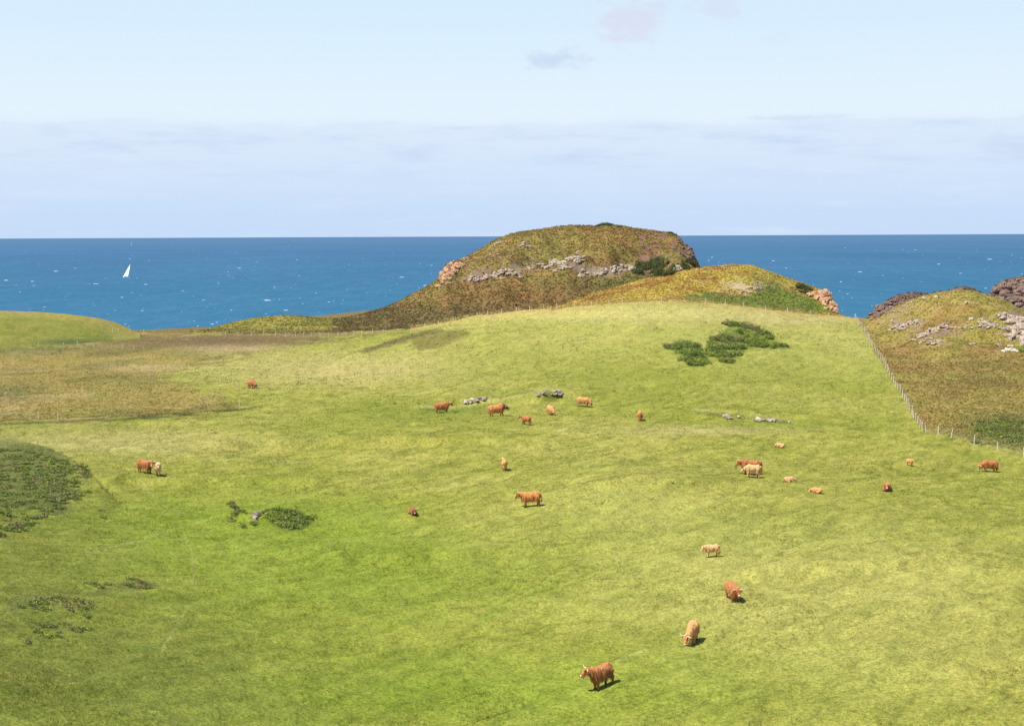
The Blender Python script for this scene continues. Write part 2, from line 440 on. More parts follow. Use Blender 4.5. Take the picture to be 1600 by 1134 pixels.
mc = mixc(mc, np.clip(blob(240, 575, 70, 6) + blob(380, 545, 90, 6) + blob(160, 522, 20, 4) , 0, 1) * 0.6, c3(0.27, 0.205, 0.10))
mc = mixc(mc, np.clip(blob(10, 610, 60, 12) + blob(60, 545, 110, 8), 0, 1) * 0.6, c3(0.075, 0.080, 0.025))
cov = mixc(cov, marsh, mc)
# dark rushes and turned earth along the marsh edge
edge_m = np.exp(-((V - np.interp(U, [-600, 0, 100, 200, 300, 400], [668, 662, 658, 654, 646, 636]) + (N2 - .5) * 6) / 2.2) ** 2) * (U < 400)
cov = mixc(cov, edge_m * sstep(0.42, 0.6, fbm(X / 5, Y / 5, 3, 44)) * 0.9, c3(0.045, 0.055, 0.012))

# brown turf on the field brow, darkened to paint its shaded left flank
brow_flank = region([(560, 548), (610, 532), (655, 520), (700, 515), (730, 520), (690, 540), (655, 548), (640, 532)], 4, 7, 3)
cov = mixc(cov, brow_flank * 0.75, c3(0.095, 0.078, 0.020))

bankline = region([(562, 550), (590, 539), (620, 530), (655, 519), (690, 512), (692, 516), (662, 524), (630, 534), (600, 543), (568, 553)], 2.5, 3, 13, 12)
cov = mixc(cov, bankline * 0.75, c3(0.070, 0.058, 0.018))  # thin dark line, shade of the flank painted along its edge
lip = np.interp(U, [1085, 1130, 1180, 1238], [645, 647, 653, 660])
cov = mixc(cov, np.exp(-((V - lip - 1) / 2.4) ** 2) * sstep(1080, 1110, U) * sstep(1245, 1225, U) * 0.8, c3(0.070, 0.080, 0.022))  # dark grass under the ledge lip, with the lip's shade painted in
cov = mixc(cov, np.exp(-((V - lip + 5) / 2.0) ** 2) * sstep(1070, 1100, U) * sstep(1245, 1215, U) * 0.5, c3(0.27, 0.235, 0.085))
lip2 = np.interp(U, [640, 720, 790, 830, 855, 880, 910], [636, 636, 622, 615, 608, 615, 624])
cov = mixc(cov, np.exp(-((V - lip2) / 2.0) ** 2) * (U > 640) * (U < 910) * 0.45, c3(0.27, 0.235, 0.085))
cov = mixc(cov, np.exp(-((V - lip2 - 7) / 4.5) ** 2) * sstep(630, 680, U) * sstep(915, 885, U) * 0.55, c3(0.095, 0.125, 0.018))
L = layer_id
cov = mixc(cov, (L == 0) * sstep(398, 404, Y) * 1.0, c3(0.110, 0.080, 0.028))
n6 = fbm(X / 7, Y / 7, 5, 61, 0.6); n7 = fbm(X / 2.4, Y / 2.4, 4, 62, 0.6); n8 = fbm(X / 18, Y / 18, 4, 63)
# headland: olive turf, brown bracken and heather, rust on the shoulders, deep green and painted shade at the foot
hc = mixc(np.zeros_like(cov) + c3(0.125, 0.092, 0.026), sstep(0.42, 0.62, n6), c3(0.105, 0.062, 0.022))
hc = mixc(hc, sstep(0.50, 0.62, n8) * 0.55, c3(0.120, 0.105, 0.026))
hc = mixc(hc, sstep(0.55, 0.70, n7) * 0.7, c3(0.150, 0.085, 0.030))
hc = mixc(hc, sstep(0.48, 0.32, n7) * 0.4, c3(0.055, 0.054, 0.016))
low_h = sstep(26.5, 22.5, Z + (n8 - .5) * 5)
hc = mixc(hc, low_h * 0.7, c3(0.055, 0.045, 0.018))  # brown foot of the hill, its shadow put into the colour
hc = mixc(hc, np.clip(blob(960, 445, 90, 14), 0, 1) * 0.8, c3(0.040, 0.052, 0.014))
hc = mixc(hc, np.clip(blob(840, 462, 130, 20), 0, 1) * 0.55, c3(0.085, 0.045, 0.02))
hc *= 1.15
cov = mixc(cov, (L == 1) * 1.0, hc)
s6 = mixc(np.zeros_like(cov) + c3(0.170, 0.145, 0.032), sstep(0.45, 0.6, n6), c3(0.130, 0.120, 0.026))
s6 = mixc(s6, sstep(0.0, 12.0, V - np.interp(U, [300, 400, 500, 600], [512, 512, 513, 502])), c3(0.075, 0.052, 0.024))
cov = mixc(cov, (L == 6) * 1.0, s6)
cov = mixc(cov, (L == 5) * 0.65, mixc(c3(0.078, 0.088, 0.014) * np.ones_like(cov), sstep(.4, .65, n6), c3(0.118, 0.112, 0.024)))
cov = mixc(cov, (L == 5) * sstep(372, 386, Y) * 0.7, c3(0.19, 0.15, 0.04))
cov = mixc(cov, (L == 5) * blob(110, 535, 60, 6), c3(0.05, 0.065, 0.015))
kc = mixc(np.zeros_like(cov) + c3(0.250, 0.180, 0.030), sstep(0.44, 0.58, n6), c3(0.200, 0.100, 0.026))
kc = mixc(kc, sstep(0.50, 0.68, n7) * 0.6, c3(0.250, 0.185, 0.050))
kc = mixc(kc, sstep(0.48, 0.34, n7) * 0.35, c3(0.115, 0.100, 0.022))
kc = mixc(kc, np.clip(blob(1210, 435, 70, 18), 0, 1) * 0.6, c3(0.190, 0.190, 0.035))
fern = np.clip(region([(1180, 440), (1215, 447), (1245, 455), (1275, 470), (1310, 492), (1260, 490), (1190, 484), (1130, 476), (1060, 468), (1080, 458), (1130, 460), (1180, 458)], 5, 7, 5), 0, 1)
kc = mixc(kc, fern * 0.85, c3(0.072, 0.105, 0.020))
cov = mixc(cov, (L == 2) * 1.0, kc)
fl = np.interp(U, [541, 599, 642, 762, 850, 952, 1069, 1196, 1267, 1336], [522, 520, 515, 494, 487, 475, 472, 487, 494, 498])
cov = mixc(cov, np.exp(-((V - fl + 1 + (N2 - .5) * 8) / 5.0) ** 2) * (U > 640) * (U < 1345) * np.isin(L, (0, 1, 2)) * 0.65, c3(0.27, 0.205, 0.065))
# beyond the right fence
right = region([(1337, 494), (1348, 515), (1365, 545), (1388, 582), (1412, 622), (1443, 672), (1500, 684), (1600, 706), (1900, 760), (7000, 1500), (7000, 300), (1337, 300)], 2.5, 1.5, 6)
rc = mixc(np.zeros_like(cov) + c3(0.182, 0.142, 0.035), sstep(0.44, 0.60, n6), c3(0.158, 0.098, 0.030))
rc = mixc(rc, sstep(0.50, 0.64, n8) * 0.6, c3(0.185, 0.160, 0.036))
rc = mixc(rc, sstep(0.55, 0.70, n7) * 0.65, c3(0.190, 0.130, 0.050))
rc = mixc(rc, sstep(0.47, 0.33, n7) * 0.45, c3(0.080, 0.080, 0.018))
rc = mixc(rc, np.clip(blob(1540, 590, 130, 40), 0, 1) * 0.5, c3(0.095, 0.092, 0.022))
rc = mixc(rc, np.clip(blob(1570, 665, 60, 16) + blob(1620, 680, 80, 30), 0, 1) * 0.75, c3(0.040, 0.060, 0.014))
cov = mixc(cov, right * (L != 4), rc)
cov = mixc(cov, (L == 4) * 1.0, c3(0.105, 0.066, 0.046) * np.ones_like(cov))
bramble = np.clip(region([(1040, 540), (1062, 532), (1090, 536), (1104, 560), (1098, 572), (1078, 574), (1060, 562)], 3, 4, 91) + region([(1108, 528), (1128, 518), (1140, 508), (1165, 503), (1195, 514), (1215, 530), (1232, 543), (1200, 545), (1168, 548), (1155, 562), (1125, 562), (1108, 556)], 3, 4, 92), 0, 1)
bramble = np.maximum(bramble, region([(412, 800), (425, 790), (450, 793), (478, 803), (490, 815), (472, 828), (448, 828), (425, 818)], 3, 4, 93))
cov = mixc(cov, bramble * 0.8, mixc(c3(0.060, 0.085, 0.014) * np.ones_like(cov), sstep(.45, .6, N2), c3(0.125, 0.150, 0.020)))
scrub = np.clip(region([(15, 938), (60, 925), (130, 935), (135, 960), (120, 1000), (150, 1010), (60, 1010), (10, 990)], 12, 16, 94, 30) * sstep(.45, .6, N2) + region([(140, 925), (200, 905), (245, 915), (235, 935), (180, 930)], 6, 10, 95) * sstep(.42, .55, N2), 0, 1)
cov = mixc(cov, scrub * 0.7, c3(0.088, 0.092, 0.024))
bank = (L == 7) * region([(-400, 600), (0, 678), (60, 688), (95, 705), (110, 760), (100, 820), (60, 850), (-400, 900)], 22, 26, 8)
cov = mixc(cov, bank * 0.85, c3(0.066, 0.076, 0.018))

# bare rock where it is steep
gy, gx = np.gradient(Z)
dzdy = gy / np.gradient(Y, axis=0); dzdx = gx / (np.gradient(A, axis=1) * Y)
slope = np.hypot(dzdx, dzdy)
rock = sstep(1.5, 2.2, slope + (n7 - 0.5) * 1.2) * np.isin(L, (2, 3)) * 0.5
rock = np.maximum(rock, sstep(0.9, 1.5, slope + (n7 - .5) * 1.5) * (L == 4) * 0.8)
bandm = (L == 1) * sstep(0.46, 0.53, n7) * np.exp(-((V - np.interp(U, [690, 740, 800, 870, 930, 1000], [428, 431, 417, 408, 424, 420])) / 8.0) ** 2) * (U > 720) * (U < 1000)
rock = np.maximum(rock, bandm)
rock = np.maximum(rock, (L == 1) * sstep(0.56, 0.6, n7) * (U > 1000) * (U < 1095))
rock = np.maximum(rock, (L == 1) * sstep(0.5, 0.58, n7) * blob(705, 424, 15, 16))
rock = np.maximum(rock, (L == 3) * sstep(0.50, 0.56, n7) * 0.9 * np.clip(blob(1410, 507, 26, 9) + blob(1465, 522, 34, 13) + blob(1535, 505, 30, 8) + blob(1590, 500, 24, 26) + blob(1400, 482, 20, 10), 0, 1))
rock = np.maximum(rock, (L == 2) * sstep(0.46, 0.56, n7) * np.clip(blob(1160, 448, 34, 8), 0, 1))
rock = np.maximum(rock, (L == 2) * (U > 1283) * (V < 486) * 1.0)
rock = np.maximum(rock, (Z < 14) * 1.0)
rock_c = mixc(np.zeros_like(cov) + c3(0.26, 0.195, 0.15), sstep(0.42, 0.55, n7), c3(0.13, 0.095, 0.075))
rock_c = mixc(rock_c, (L == 2) * 1.0, mixc(c3(0.36, 0.27, 0.17) * np.ones_like(cov), sstep(.45, .55, n7), c3(0.24, 0.18, 0.11)))
rock_c = mixc(rock_c, (L == 4) * 1.0, c3(0.085, 0.055, 0.042))
rock_c = mixc(rock_c, ((L == 2) & (U > 1270)) * 1.0, c3(0.36, 0.22, 0.13))
rock_c = mixc(rock_c, ((L == 1) & (U > 1000)) * 0.8, c3(0.12, 0.060, 0.040))
cov = mixc(cov, rock, rock_c)
cov *= (0.80 + 0.40 * N3)[..., None]
is_grass = (1 - marsh) * (1 - right) * np.isin(L, (0, 5, 7)) * (1 - rock)


# ------------------------------------------------------------------ mesh and material helpers
def mesh_obj(name, verts, faces, mats=(), cols=None, parent=None, smooth=False, nper=None):
    """verts (n,3), faces (m,k) with one constant k"""
    verts = np.asarray(verts, np.float32); faces = np.asarray(faces, np.int32)
    me = bpy.data.meshes.new(name)
    m, k = faces.shape
    me.vertices.add(len(verts)); me.vertices.foreach_set('co', verts.ravel())
    me.loops.add(m * k); me.loops.foreach_set('vertex_index', faces.ravel())
    me.polygons.add(m); me.polygons.foreach_set('loop_start', np.arange(0, m * k, k, dtype=np.int32)); me.polygons.foreach_set('loop_total', np.full(m, k, np.int32))
    me.polygons.foreach_set('use_smooth', np.full(m, smooth, bool))
    me.update(calc_edges=True)
    if cols is not None:
        ca_ = me.color_attributes.new('Col', 'FLOAT_COLOR', 'POINT')
        c4 = np.ones((len(verts), 4), np.float32); c4[:, :cols.shape[1]] = cols
        ca_.data.foreach_set('color', c4.ravel())
    o = bpy.data.objects.new(name, me); C.objects.link(o)
    for mt in mats:
        me.materials.append(mt)
    if parent: o.parent = parent
    return o


def tag(o, label=None, cat=None, group=None, kind=None):
    if label: o['label'] = label
    if cat: o['category'] = cat
    if group: o['group'] = group
    if kind: o['kind'] = kind
    return o


def empty(name, loc, rz=0.0, scale=1.0):
    o = bpy.data.objects.new(name, None); C.objects.link(o)
    o.location = loc; o.rotation_euler = (0, 0, rz); o.scale = (scale,) * 3
    o.empty_display_size = 0.3
    return o


def material(name):
    m = bpy.data.materials.new(name); m.use_nodes = True
    return m, NT(m.node_tree)


def simple(name, color, rough=0.8, nscale=6.0, var=0.3, bump=0.0, sheen=0.0, dark=None):
    m, t = material(name)
    p = t.n('ShaderNodeTexCoord').outputs['Object']
    nz = t.noise(p, nscale, 4.0, 0.6)
    c = tuple(color) + (1.0,) if len(color) == 3 else color
    d = tuple(x * (1 - var) for x in c[:3]) + (1.0,) if dark is None else tuple(dark) + (1.0,)
    colr = t.mix(t.ramp(nz, 0.35, 0.65), c, d)
    b = t.n('ShaderNodeBsdfPrincipled', {'Base Color': colr, 'Roughness': rough, 'Specular IOR Level': 0.2, 'Sheen Weight': sheen})
    if bump:
        t.set(b, 'Normal', t.n('ShaderNodeBump', {'Height': nz, 'Strength': 0.8, 'Distance': bump}).outputs[0])
    t.n('ShaderNodeOutputMaterial', {'Surface': b.outputs[0]})
    return m


# terrain: surface colour by land cover, roughened at every scale
MT, t = material('turf')
att = t.n('ShaderNodeAttribute', attribute_name='Col')
pos = t.n('ShaderNodeNewGeometry').outputs['Position']
fine = t.noise(pos, 5.0, 5.0, 0.65)
mid = t.noise(pos, 1.1, 4.0, 0.6)
c = t.mix(1.0, att.outputs['Color'], t.n('ShaderNodeCombineXYZ', {0: t.ramp(fine, 0.25, 0.75, 0.62, 1.38), 1: t.ramp(fine, 0.25, 0.75, 0.66, 1.34), 2: t.ramp(fine, 0.25, 0.75, 0.6, 1.4)}).outputs[0], 'MULTIPLY')
fleck = t.noise(t.mapping(pos, (1.0, 0.6, 1.0), (3, 7, 1)), 2.6, 6.0, 0.72)
blade = t.noise(t.mapping(pos, (1.0, 0.45, 1.0), (0, 0, 0), (0, 0, 0.5)), 9.0, 3.0, 0.6)
c = t.mix(t.ramp(fleck, 0.47, 0.34, 0.0, 0.62), c, t.mix(1.0, c, (0.42, 0.52, 0.40, 1), 'MULTIPLY'))
c = t.mix(t.ramp(blade, 0.56, 0.72, 0.0, 0.35), c, t.mix(1.0, c, (1.55, 1.45, 1.7, 1), 'MULTIPLY'))
hgt = t.math('ADD', t.math('MULTIPLY', fine, 0.16), t.math('MULTIPLY', mid, 0.25))
bmp = t.n('ShaderNodeBump', {'Height': hgt, 'Strength': 0.75, 'Distance': 1.0})
b = t.n('ShaderNodeBsdfPrincipled', {'Base Color': c, 'Roughness': 0.95, 'Specular IOR Level': 0.1, 'Normal': bmp.outputs[0]})
t.n('ShaderNodeOutputMaterial', {'Surface': b.outputs[0]})

idx = np.arange(NA * NY).reshape(NY, NA)
quads = np.stack([idx[:-1, :-1], idx[:-1, 1:], idx[1:, 1:], idx[1:, :-1]], -1).reshape(-1, 4)
P = np.stack([X, Y, Z], -1).reshape(-1, 3)
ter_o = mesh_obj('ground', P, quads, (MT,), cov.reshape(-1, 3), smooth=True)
tag(ter_o, kind='structure')

# sea
MS, t = material('sea_water')
pos = t.n('ShaderNodeNewGeometry').outputs['Position']
sepp = t.n('ShaderNodeSeparateXYZ', {0: pos})
yy_ = sepp.outputs['Y']
w1 = t.noise(t.mapping(pos, (1 / 4, 1 / 14, 1)), 1.0, 5.0, 0.62)
w2 = t.noise(t.mapping(pos, (1 / 16, 1 / 70, 1)), 1.0, 5.0, 0.62)
w3 = t.noise(t.mapping(pos, (1 / 320, 1 / 900, 1)), 1.0, 4.0, 0.55)
sm_ = t.math('ADD', t.math('MULTIPLY', w1, 0.5), t.math('ADD', t.math('MULTIPLY', w2, 0.5), t.math('MULTIPLY', w3, 0.35)))
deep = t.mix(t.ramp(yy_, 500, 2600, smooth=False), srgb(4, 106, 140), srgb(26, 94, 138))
deep = t.mix(t.ramp(yy_, 2500, 12000, smooth=False), deep, srgb(70, 106, 148))  # greyer blue far out paints the haze towards the horizon
deep = t.mix(t.ramp(sm_, 0.52, 0.92), deep, srgb(60, 122, 158))
bmp = t.n('ShaderNodeBump', {'Height': w1, 'Strength': 0.8, 'Distance': 1.2})
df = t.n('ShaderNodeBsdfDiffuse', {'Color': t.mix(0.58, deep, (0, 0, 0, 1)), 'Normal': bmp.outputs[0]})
gl = t.n('ShaderNodeBsdfGlossy', {'Color': (0.9, 0.95, 1, 1), 'Roughness': 0.35, 'Normal': bmp.outputs[0]})
fr = t.n('ShaderNodeFresnel', {'IOR': 1.33})
ms = t.n('ShaderNodeMixShader', {0: t.ramp(fr.outputs[0], 0.0, 1.0, 0.02, 0.10), 1: df.outputs[0], 2: gl.outputs[0]})
t.n('ShaderNodeOutputMaterial', {'Surface': ms.outputs[0]})
sx = np.array([-60000, -3000, 3000, 60000.]); sy = np.array([-400, 2000, 12000, 90000.])
gxv, gyv = np.meshgrid(sx, sy)
ii = np.arange(16).reshape(4, 4)
sea = mesh_obj('sea', np.stack([gxv.ravel(), gyv.ravel(), gxv.ravel() * 0], -1), np.stack([ii[:-1, :-1], ii[:-1, 1:], ii[1:, 1:], ii[1:, :-1]], -1).reshape(-1, 4), (MS,))
tag(sea, kind='structure')

rng = np.random.default_rng(7)
# breaking wave crests
M_foam = simple('foam', (0.52, 0.60, 0.66), 0.9, 2.0, 0.3)
nf = 620
fv = 150 * rng.random(nf) ** 1.15 + 3.5
fyv = CAM_H * F / fv
fa_ = rng.uniform(-0.42, 0.42, nf)
fx = fa_ * fyv
wd = rng.gamma(1.3, 0.55, nf) * 0.75 + 0.35
wd *= np.clip(fyv / 1500, 0.5, 1.8)
hh = np.minimum(wd * rng.uniform(0.06, 0.20, nf), 0.6)
vs, fs = [], []
for i in range(nf):
    k = 7; base = len(vs)
    for q in range(k):
        s = q / (k - 1) * 2 - 1
        hq = hh[i] * (1 - s * s) * rng.uniform(0.5, 1.1)
        jy = rng.normal(0, 0.25)
        vs += [(fx[i] + s * wd[i], fyv[i] - 0.5 * (1 - s * s) + jy, -0.05), (fx[i] + s * wd[i], fyv[i] + jy, 0.05 + hq), (fx[i] + s * wd[i], fyv[i] + 1.5 * (1 - s * s) + 0.1 + jy, -0.05)]
    for q in range(k - 1):
        o_ = base + q * 3
        fs += [(o_, o_ + 3, o_ + 4, o_ + 1), (o_ + 1, o_ + 4, o_ + 5, o_ + 2)]
foam = mesh_obj('wave_foam', vs, fs, (M_foam,))
tag(foam, 'white crests of breaking waves scattered over the blue sea', 'sea foam', kind='stuff')


# ------------------------------------------------------------------ grasses and bracken (ground cover)
def leafmat(name, trans=0.35, var=0.25):
    m, t = material(name)
    a_ = t.n('ShaderNodeAttribute', attribute_name='Col').outputs['Color']
    p = t.n('ShaderNodeNewGeometry').outputs['Position']
    nz = t.noise(p, 9.0, 2.0)
    cc = t.mix(1.0, a_, t.n('ShaderNodeCombineXYZ', {0: t.ramp(nz, .3, .7, 1 - var, 1 + var), 1: t.ramp(nz, .3, .7, 1 - var, 1 + var), 2: t.ramp(nz, .3, .7, 1 - var, 1 + var)}).outputs[0], 'MULTIPLY')
    d = t.n('ShaderNodeBsdfPrincipled', {'Base Color': cc, 'Roughness': 0.8, 'Specular IOR Level': 0.15})
    tr = t.n('ShaderNodeBsdfTranslucent', {'Color': cc})
    mx = t.n('ShaderNodeMixShader', {0: trans, 1: d.outputs[0], 2: tr.outputs[0]})
    t.n('ShaderNodeOutputMaterial', {'Surface': mx.outputs[0]})
    return m


M_blade = leafmat('grass_blades')
M_leaf = leafmat('leaves', 0.25)


def blades(name, x, y, h, wdt, nb, lean, cmul, label, cat, spread=0.6, tint=None):
    """every point gets nb blades fanned out of a tuft"""
    n_ = len(x)
    z = ground(x, y)
    col_ = look(cov, x, y)
    X_ = np.repeat(x, nb); Y_ = np.repeat(y, nb); Z_ = np.repeat(z, nb); H_ = np.repeat(h, nb) * rng.uniform(0.6, 1.15, n_ * nb); W_ = np.repeat(wdt, nb)
    ang = rng.uniform(0, 2 * math.pi, n_ * nb); off = rng.random(n_ * nb) * np.repeat(h, nb) * spread
    bx = X_ + np.cos(ang) * off; by = Y_ + np.sin(ang) * off
    face = rng.uniform(0, 2 * math.pi, n_ * nb)
    dx = np.cos(face) * W_ * 0.5; dy = np.sin(face) * W_ * 0.5
    ln = rng.uniform(0.1, lean, n_ * nb) * H_
    tx = bx + np.cos(ang) * ln; ty = by + np.sin(ang) * ln
    v_ = np.empty((n_ * nb, 3, 3), np.float32)
    v_[:, 0] = np.stack([bx - dx, by - dy, Z_ - 0.03], -1); v_[:, 1] = np.stack([bx + dx, by + dy, Z_ - 0.03], -1); v_[:, 2] = np.stack([tx, ty, Z_ + H_], -1)
    tuft = rng.uniform(0.60, 1.35, n_)
    cc = np.repeat(col_ * tuft[:, None] * cmul, nb, 0) * rng.uniform(0.85, 1.18, (n_ * nb, 1))
    if tint is not None:
        k_ = np.repeat((rng.random(n_) < tint[1]), nb)
        cc = np.where(k_[:, None], cc * 0.3 + np.array(tint[0]) * 0.7, cc)
    o = mesh_obj(name, v_.reshape(-1, 3), np.arange(n_ * nb * 3).reshape(-1, 3), (M_blade,), np.repeat(cc, 3, 0))
    return tag(o, label, cat, kind='stuff')


def scatter(n_, vlo, vhi, test, p=1.0, amp=0.37):
    a_ = rng.uniform(-amp, amp, n_); y_ = 23 * F / (vlo + (vhi - vlo) * rng.random(n_) ** p)
    x_ = a_ * y_
    k_ = rng.random(n_) < test(x_, y_)
    return x_[k_], y_[k_]


gx_, gy_ = scatter(330000, 150, 900, lambda x, y: look(is_grass, x, y) * (0.35 + 0.65 * sstep(0.40, 0.6, fbm(x / 2.2, y / 3.0, 3, 71))))
sc_ = np.clip(gy_ / 130, 0.6, 2.2)
blades('pasture_grass', gx_, gy_, rng.uniform(0.05, 0.13, len(gx_)) * sc_, 0.034 * sc_, 4, 0.9, 1.2, 'short green pasture grass over the whole field the cattle graze', 'grass', 1.6)
# darker taller rush tufts
gx_, gy_ = scatter(26000, 180, 900, lambda x, y: look(is_grass, x, y) * sstep(0.60, 0.72, fbm(x / 6, y / 8, 4, 72)))
sc_ = np.clip(gy_ / 130, 0.7, 2.0)
o = blades('rush_tufts', gx_, gy_, rng.uniform(0.12, 0.26, len(gx_)) * sc_, 0.03 * sc_, 7, 0.6, 0.72, 'darker tufts of coarser grass scattered through the pasture', 'grass tufts', 0.8)
# marsh sedge
mx_, my_ = scatter(90000, 120, 300, lambda x, y: look(marsh, x, y))
blades('marsh_sedge', mx_, my_, rng.uniform(0.08, 0.24, len(mx_)), np.full(len(mx_), 0.06), 5, 0.8, 1.25, 'brown and straw coloured sedge of the boggy flat on the left', 'sedge', 0.9, ((0.26, 0.20, 0.08), 0.05))


def clumps(name, x, y, r, nl, ls, cmul, label, cat, tint=None):
    """low leafy clumps: many small leaves in a dome"""
    n_ = len(x); z = ground(x, y); col_ = look(cov, x, y)
    N_ = n_ * nl
    th = rng.uniform(0, 2 * math.pi, N_); cz = rng.random(N_) ** 0.7; rr = np.sqrt(np.clip(1 - cz * cz, 0, 1)) * rng.uniform(0.7, 1, N_)
    R_ = np.repeat(r, nl)
    cen = np.stack([np.repeat(x, nl) + np.cos(th) * rr * R_, np.repeat(y, nl) + np.sin(th) * rr * R_, np.repeat(z, nl) + cz * R_ * 0.75 - 0.05], -1)
    nrm = np.stack([np.cos(th) * rr, np.sin(th) * rr, cz + 0.3], -1) + rng.normal(0, 0.55, (N_, 3))
    nrm /= np.linalg.norm(nrm, axis=1)[:, None]
    t1 = np.cross(nrm, rng.normal(0, 1, (N_, 3))); t1 /= np.linalg.norm(t1, axis=1)[:, None]
    t2 = np.cross(nrm, t1)
    s_ = (np.repeat(ls, nl) * rng.uniform(0.6, 1.3, N_))[:, None]
    v_ = np.stack([cen - t1 * s_, cen + t2 * s_ * 0.55, cen + t1 * s_, cen - t2 * s_ * 0.55], 1)
    cc = np.repeat(col_ * rng.uniform(0.86, 1.16, n_)[:, None] * cmul, nl, 0) * rng.uniform(0.85, 1.15, (N_, 1))
    if tint is not None:
        k_ = np.repeat(rng.random(n_) < tint[1], nl)
        cc = np.where(k_[:, None], cc * 0.3 + np.array(tint[0]) * 0.7, cc)
    o = mesh_obj(name, v_.reshape(-1, 3), np.arange(N_ * 4).reshape(-1, 4), (M_leaf,), np.repeat(cc, 4, 0))
    return tag(o, label, cat, kind='stuff')


def scatter_xy(n_, u0, u1, y0, y1, test):
    a_ = rng.uniform((u0 - 800) / F, (u1 - 800) / F, n_); y_ = rng.uniform(y0, y1, n_)
    x_ = a_ * y_; k_ = rng.random(n_) < test(x_, y_)
    return x_[k_], y_[k_]


x_, y_ = scatter_xy(30000, 520, 1110, 385, 520, lambda x, y: (look(L, x, y) == 1) * (1 - look(rock, x, y)))
clumps('heather', x_, y_, rng.uniform(0.15, 0.45, len(x_)), 9, np.full(len(x_), 0.20), 1.4, 'brown and olive heather and bracken clothing the big headland', 'heather', ((0.17, 0.08, 0.03), 0.05))
x_, y_ = scatter_xy(14000, 850, 1320, 325, 385, lambda x, y: (look(L, x, y) == 2) * (1 - look(rock, x, y)))
clumps('bracken', x_, y_, rng.uniform(0.12, 0.34, len(x_)), 9, np.full(len(x_), 0.15), 1.35, 'golden and green bracken covering the middle knoll behind the fence', 'bracken', ((0.20, 0.10, 0.03), 0.10))
x_, y_ = scatter_xy(30000, 1335, 1760, 170, 325, lambda x, y: look(right, x, y) * (look(L, x, y) != 4) * (1 - look(rock, x, y)))
clumps('moor_plants', x_, y_, rng.uniform(0.08, 0.28, len(x_)), 9, np.full(len(x_), 0.11), 1.4, 'rough olive and rust moorland plants right of the long fence', 'moorland plants', ((0.19, 0.12, 0.04), 0.08))
x_, y_ = scatter_xy(6000, 280, 640, 390, 440, lambda x, y: (look(L, x, y) == 6) * 1.0)
clumps('shore_heath', x_, y_, rng.uniform(0.15, 0.4, len(x_)), 8, np.full(len(x_), 0.15), 1.08, 'yellowish heath on the low hill by the shore', 'heath')
x_, y_ = scatter_xy(5000, 1352, 1800, 365, 410, lambda x, y: (look(L, x, y) == 4) * 1.0)
clumps('cliff_heather', x_, y_, rng.uniform(0.3, 0.6, len(x_)), 8, np.full(len(x_), 0.22), 1.0, 'dark heather on the far rocks at the right shore', 'heather')


# ------------------------------------------------------------------ bushes
def bush_mesh(seed, nleaf, rx, ry, rz, base, hi, ls):
    r = np.random.default_rng(seed)
    k = r.integers(9, 15)
    cl_c = np.stack([r.uniform(-0.75, 0.75, k) * rx, r.uniform(-0.75, 0.75, k) * ry, r.uniform(0.15, 0.75, k) * rz], -1)
    cl_r = r.uniform(0.28, 0.5, k) * min(rx, ry)
    w_ = r.integers(0, k, nleaf)
    d = r.normal(0, 1, (nleaf, 3)); d /= np.linalg.norm(d, axis=1)[:, None]
    cen = cl_c[w_] + d * (cl_r[w_] * r.uniform(0.55, 1.08, nleaf))[:, None]
    cen[:, 2] = np.abs(cen[:, 2])
    nrm = d + r.normal(0, 0.5, (nleaf, 3)); nrm /= np.linalg.norm(nrm, axis=1)[:, None]
    t1 = np.cross(nrm, r.normal(0, 1, (nleaf, 3))); t1 /= np.linalg.norm(t1, axis=1)[:, None]; t2 = np.cross(nrm, t1)
    s_ = ls * r.uniform(0.6, 1.4, (nleaf, 1))
    v_ = np.stack([cen - t1 * s_, cen + t2 * s_ * .5, cen + t1 * s_, cen - t2 * s_ * .5], 1)
    tone = r.uniform(0, 1, k)[w_][:, None]
    cc = (np.array(base) * (1 - tone) + np.array(hi) * tone) * r.uniform(0.7, 1.3, (nleaf, 1))
    return v_.reshape(-1, 3), np.arange(nleaf * 4).reshape(-1, 4), np.repeat(cc, 4, 0)


M_stem = simple('woody_stem', (0.10, 0.075, 0.05), 0.9)


def stem_mesh(seed, rx, ry, rz):
    r = random.Random(seed); vs = []; fs = []
    for _ in range(9):
        e = Vector((r.uniform(-.7, .7) * rx, r.uniform(-.7, .7) * ry, r.uniform(.4, .9) * rz)); b0 = Vector((r.uniform(-.1, .1), r.uniform(-.1, .1), -0.1))
        k0 = len(vs)
        for p, q in ((b0, 0.05), (b0.lerp(e, .5) + Vector((0, 0, .1)), 0.03), (e, 0.01)):
            for j in range(4):
                vs.append((p.x + q * math.cos(j * math.pi / 2), p.y + q * math.sin(j * math.pi / 2), p.z))
        for s_ in range(2):
            for j in range(4):
                a0 = k0 + s_ * 4 + j; a1 = k0 + s_ * 4 + (j + 1) % 4
                fs.append((a0, a1, a1 + 4, a0 + 4))
    return vs, fs


PAL = {'dark': ((0.085, 0.118, 0.028), (0.180, 0.215, 0.050)), 'green': ((0.125, 0.178, 0.026), (0.250, 0.290, 0.050)), 'brown': ((0.130, 0.125, 0.046), (0.215, 0.195, 0.078)), 'deep': ((0.038, 0.050, 0.016), (0.080, 0.090, 0.030))}
rb = random.Random(11)


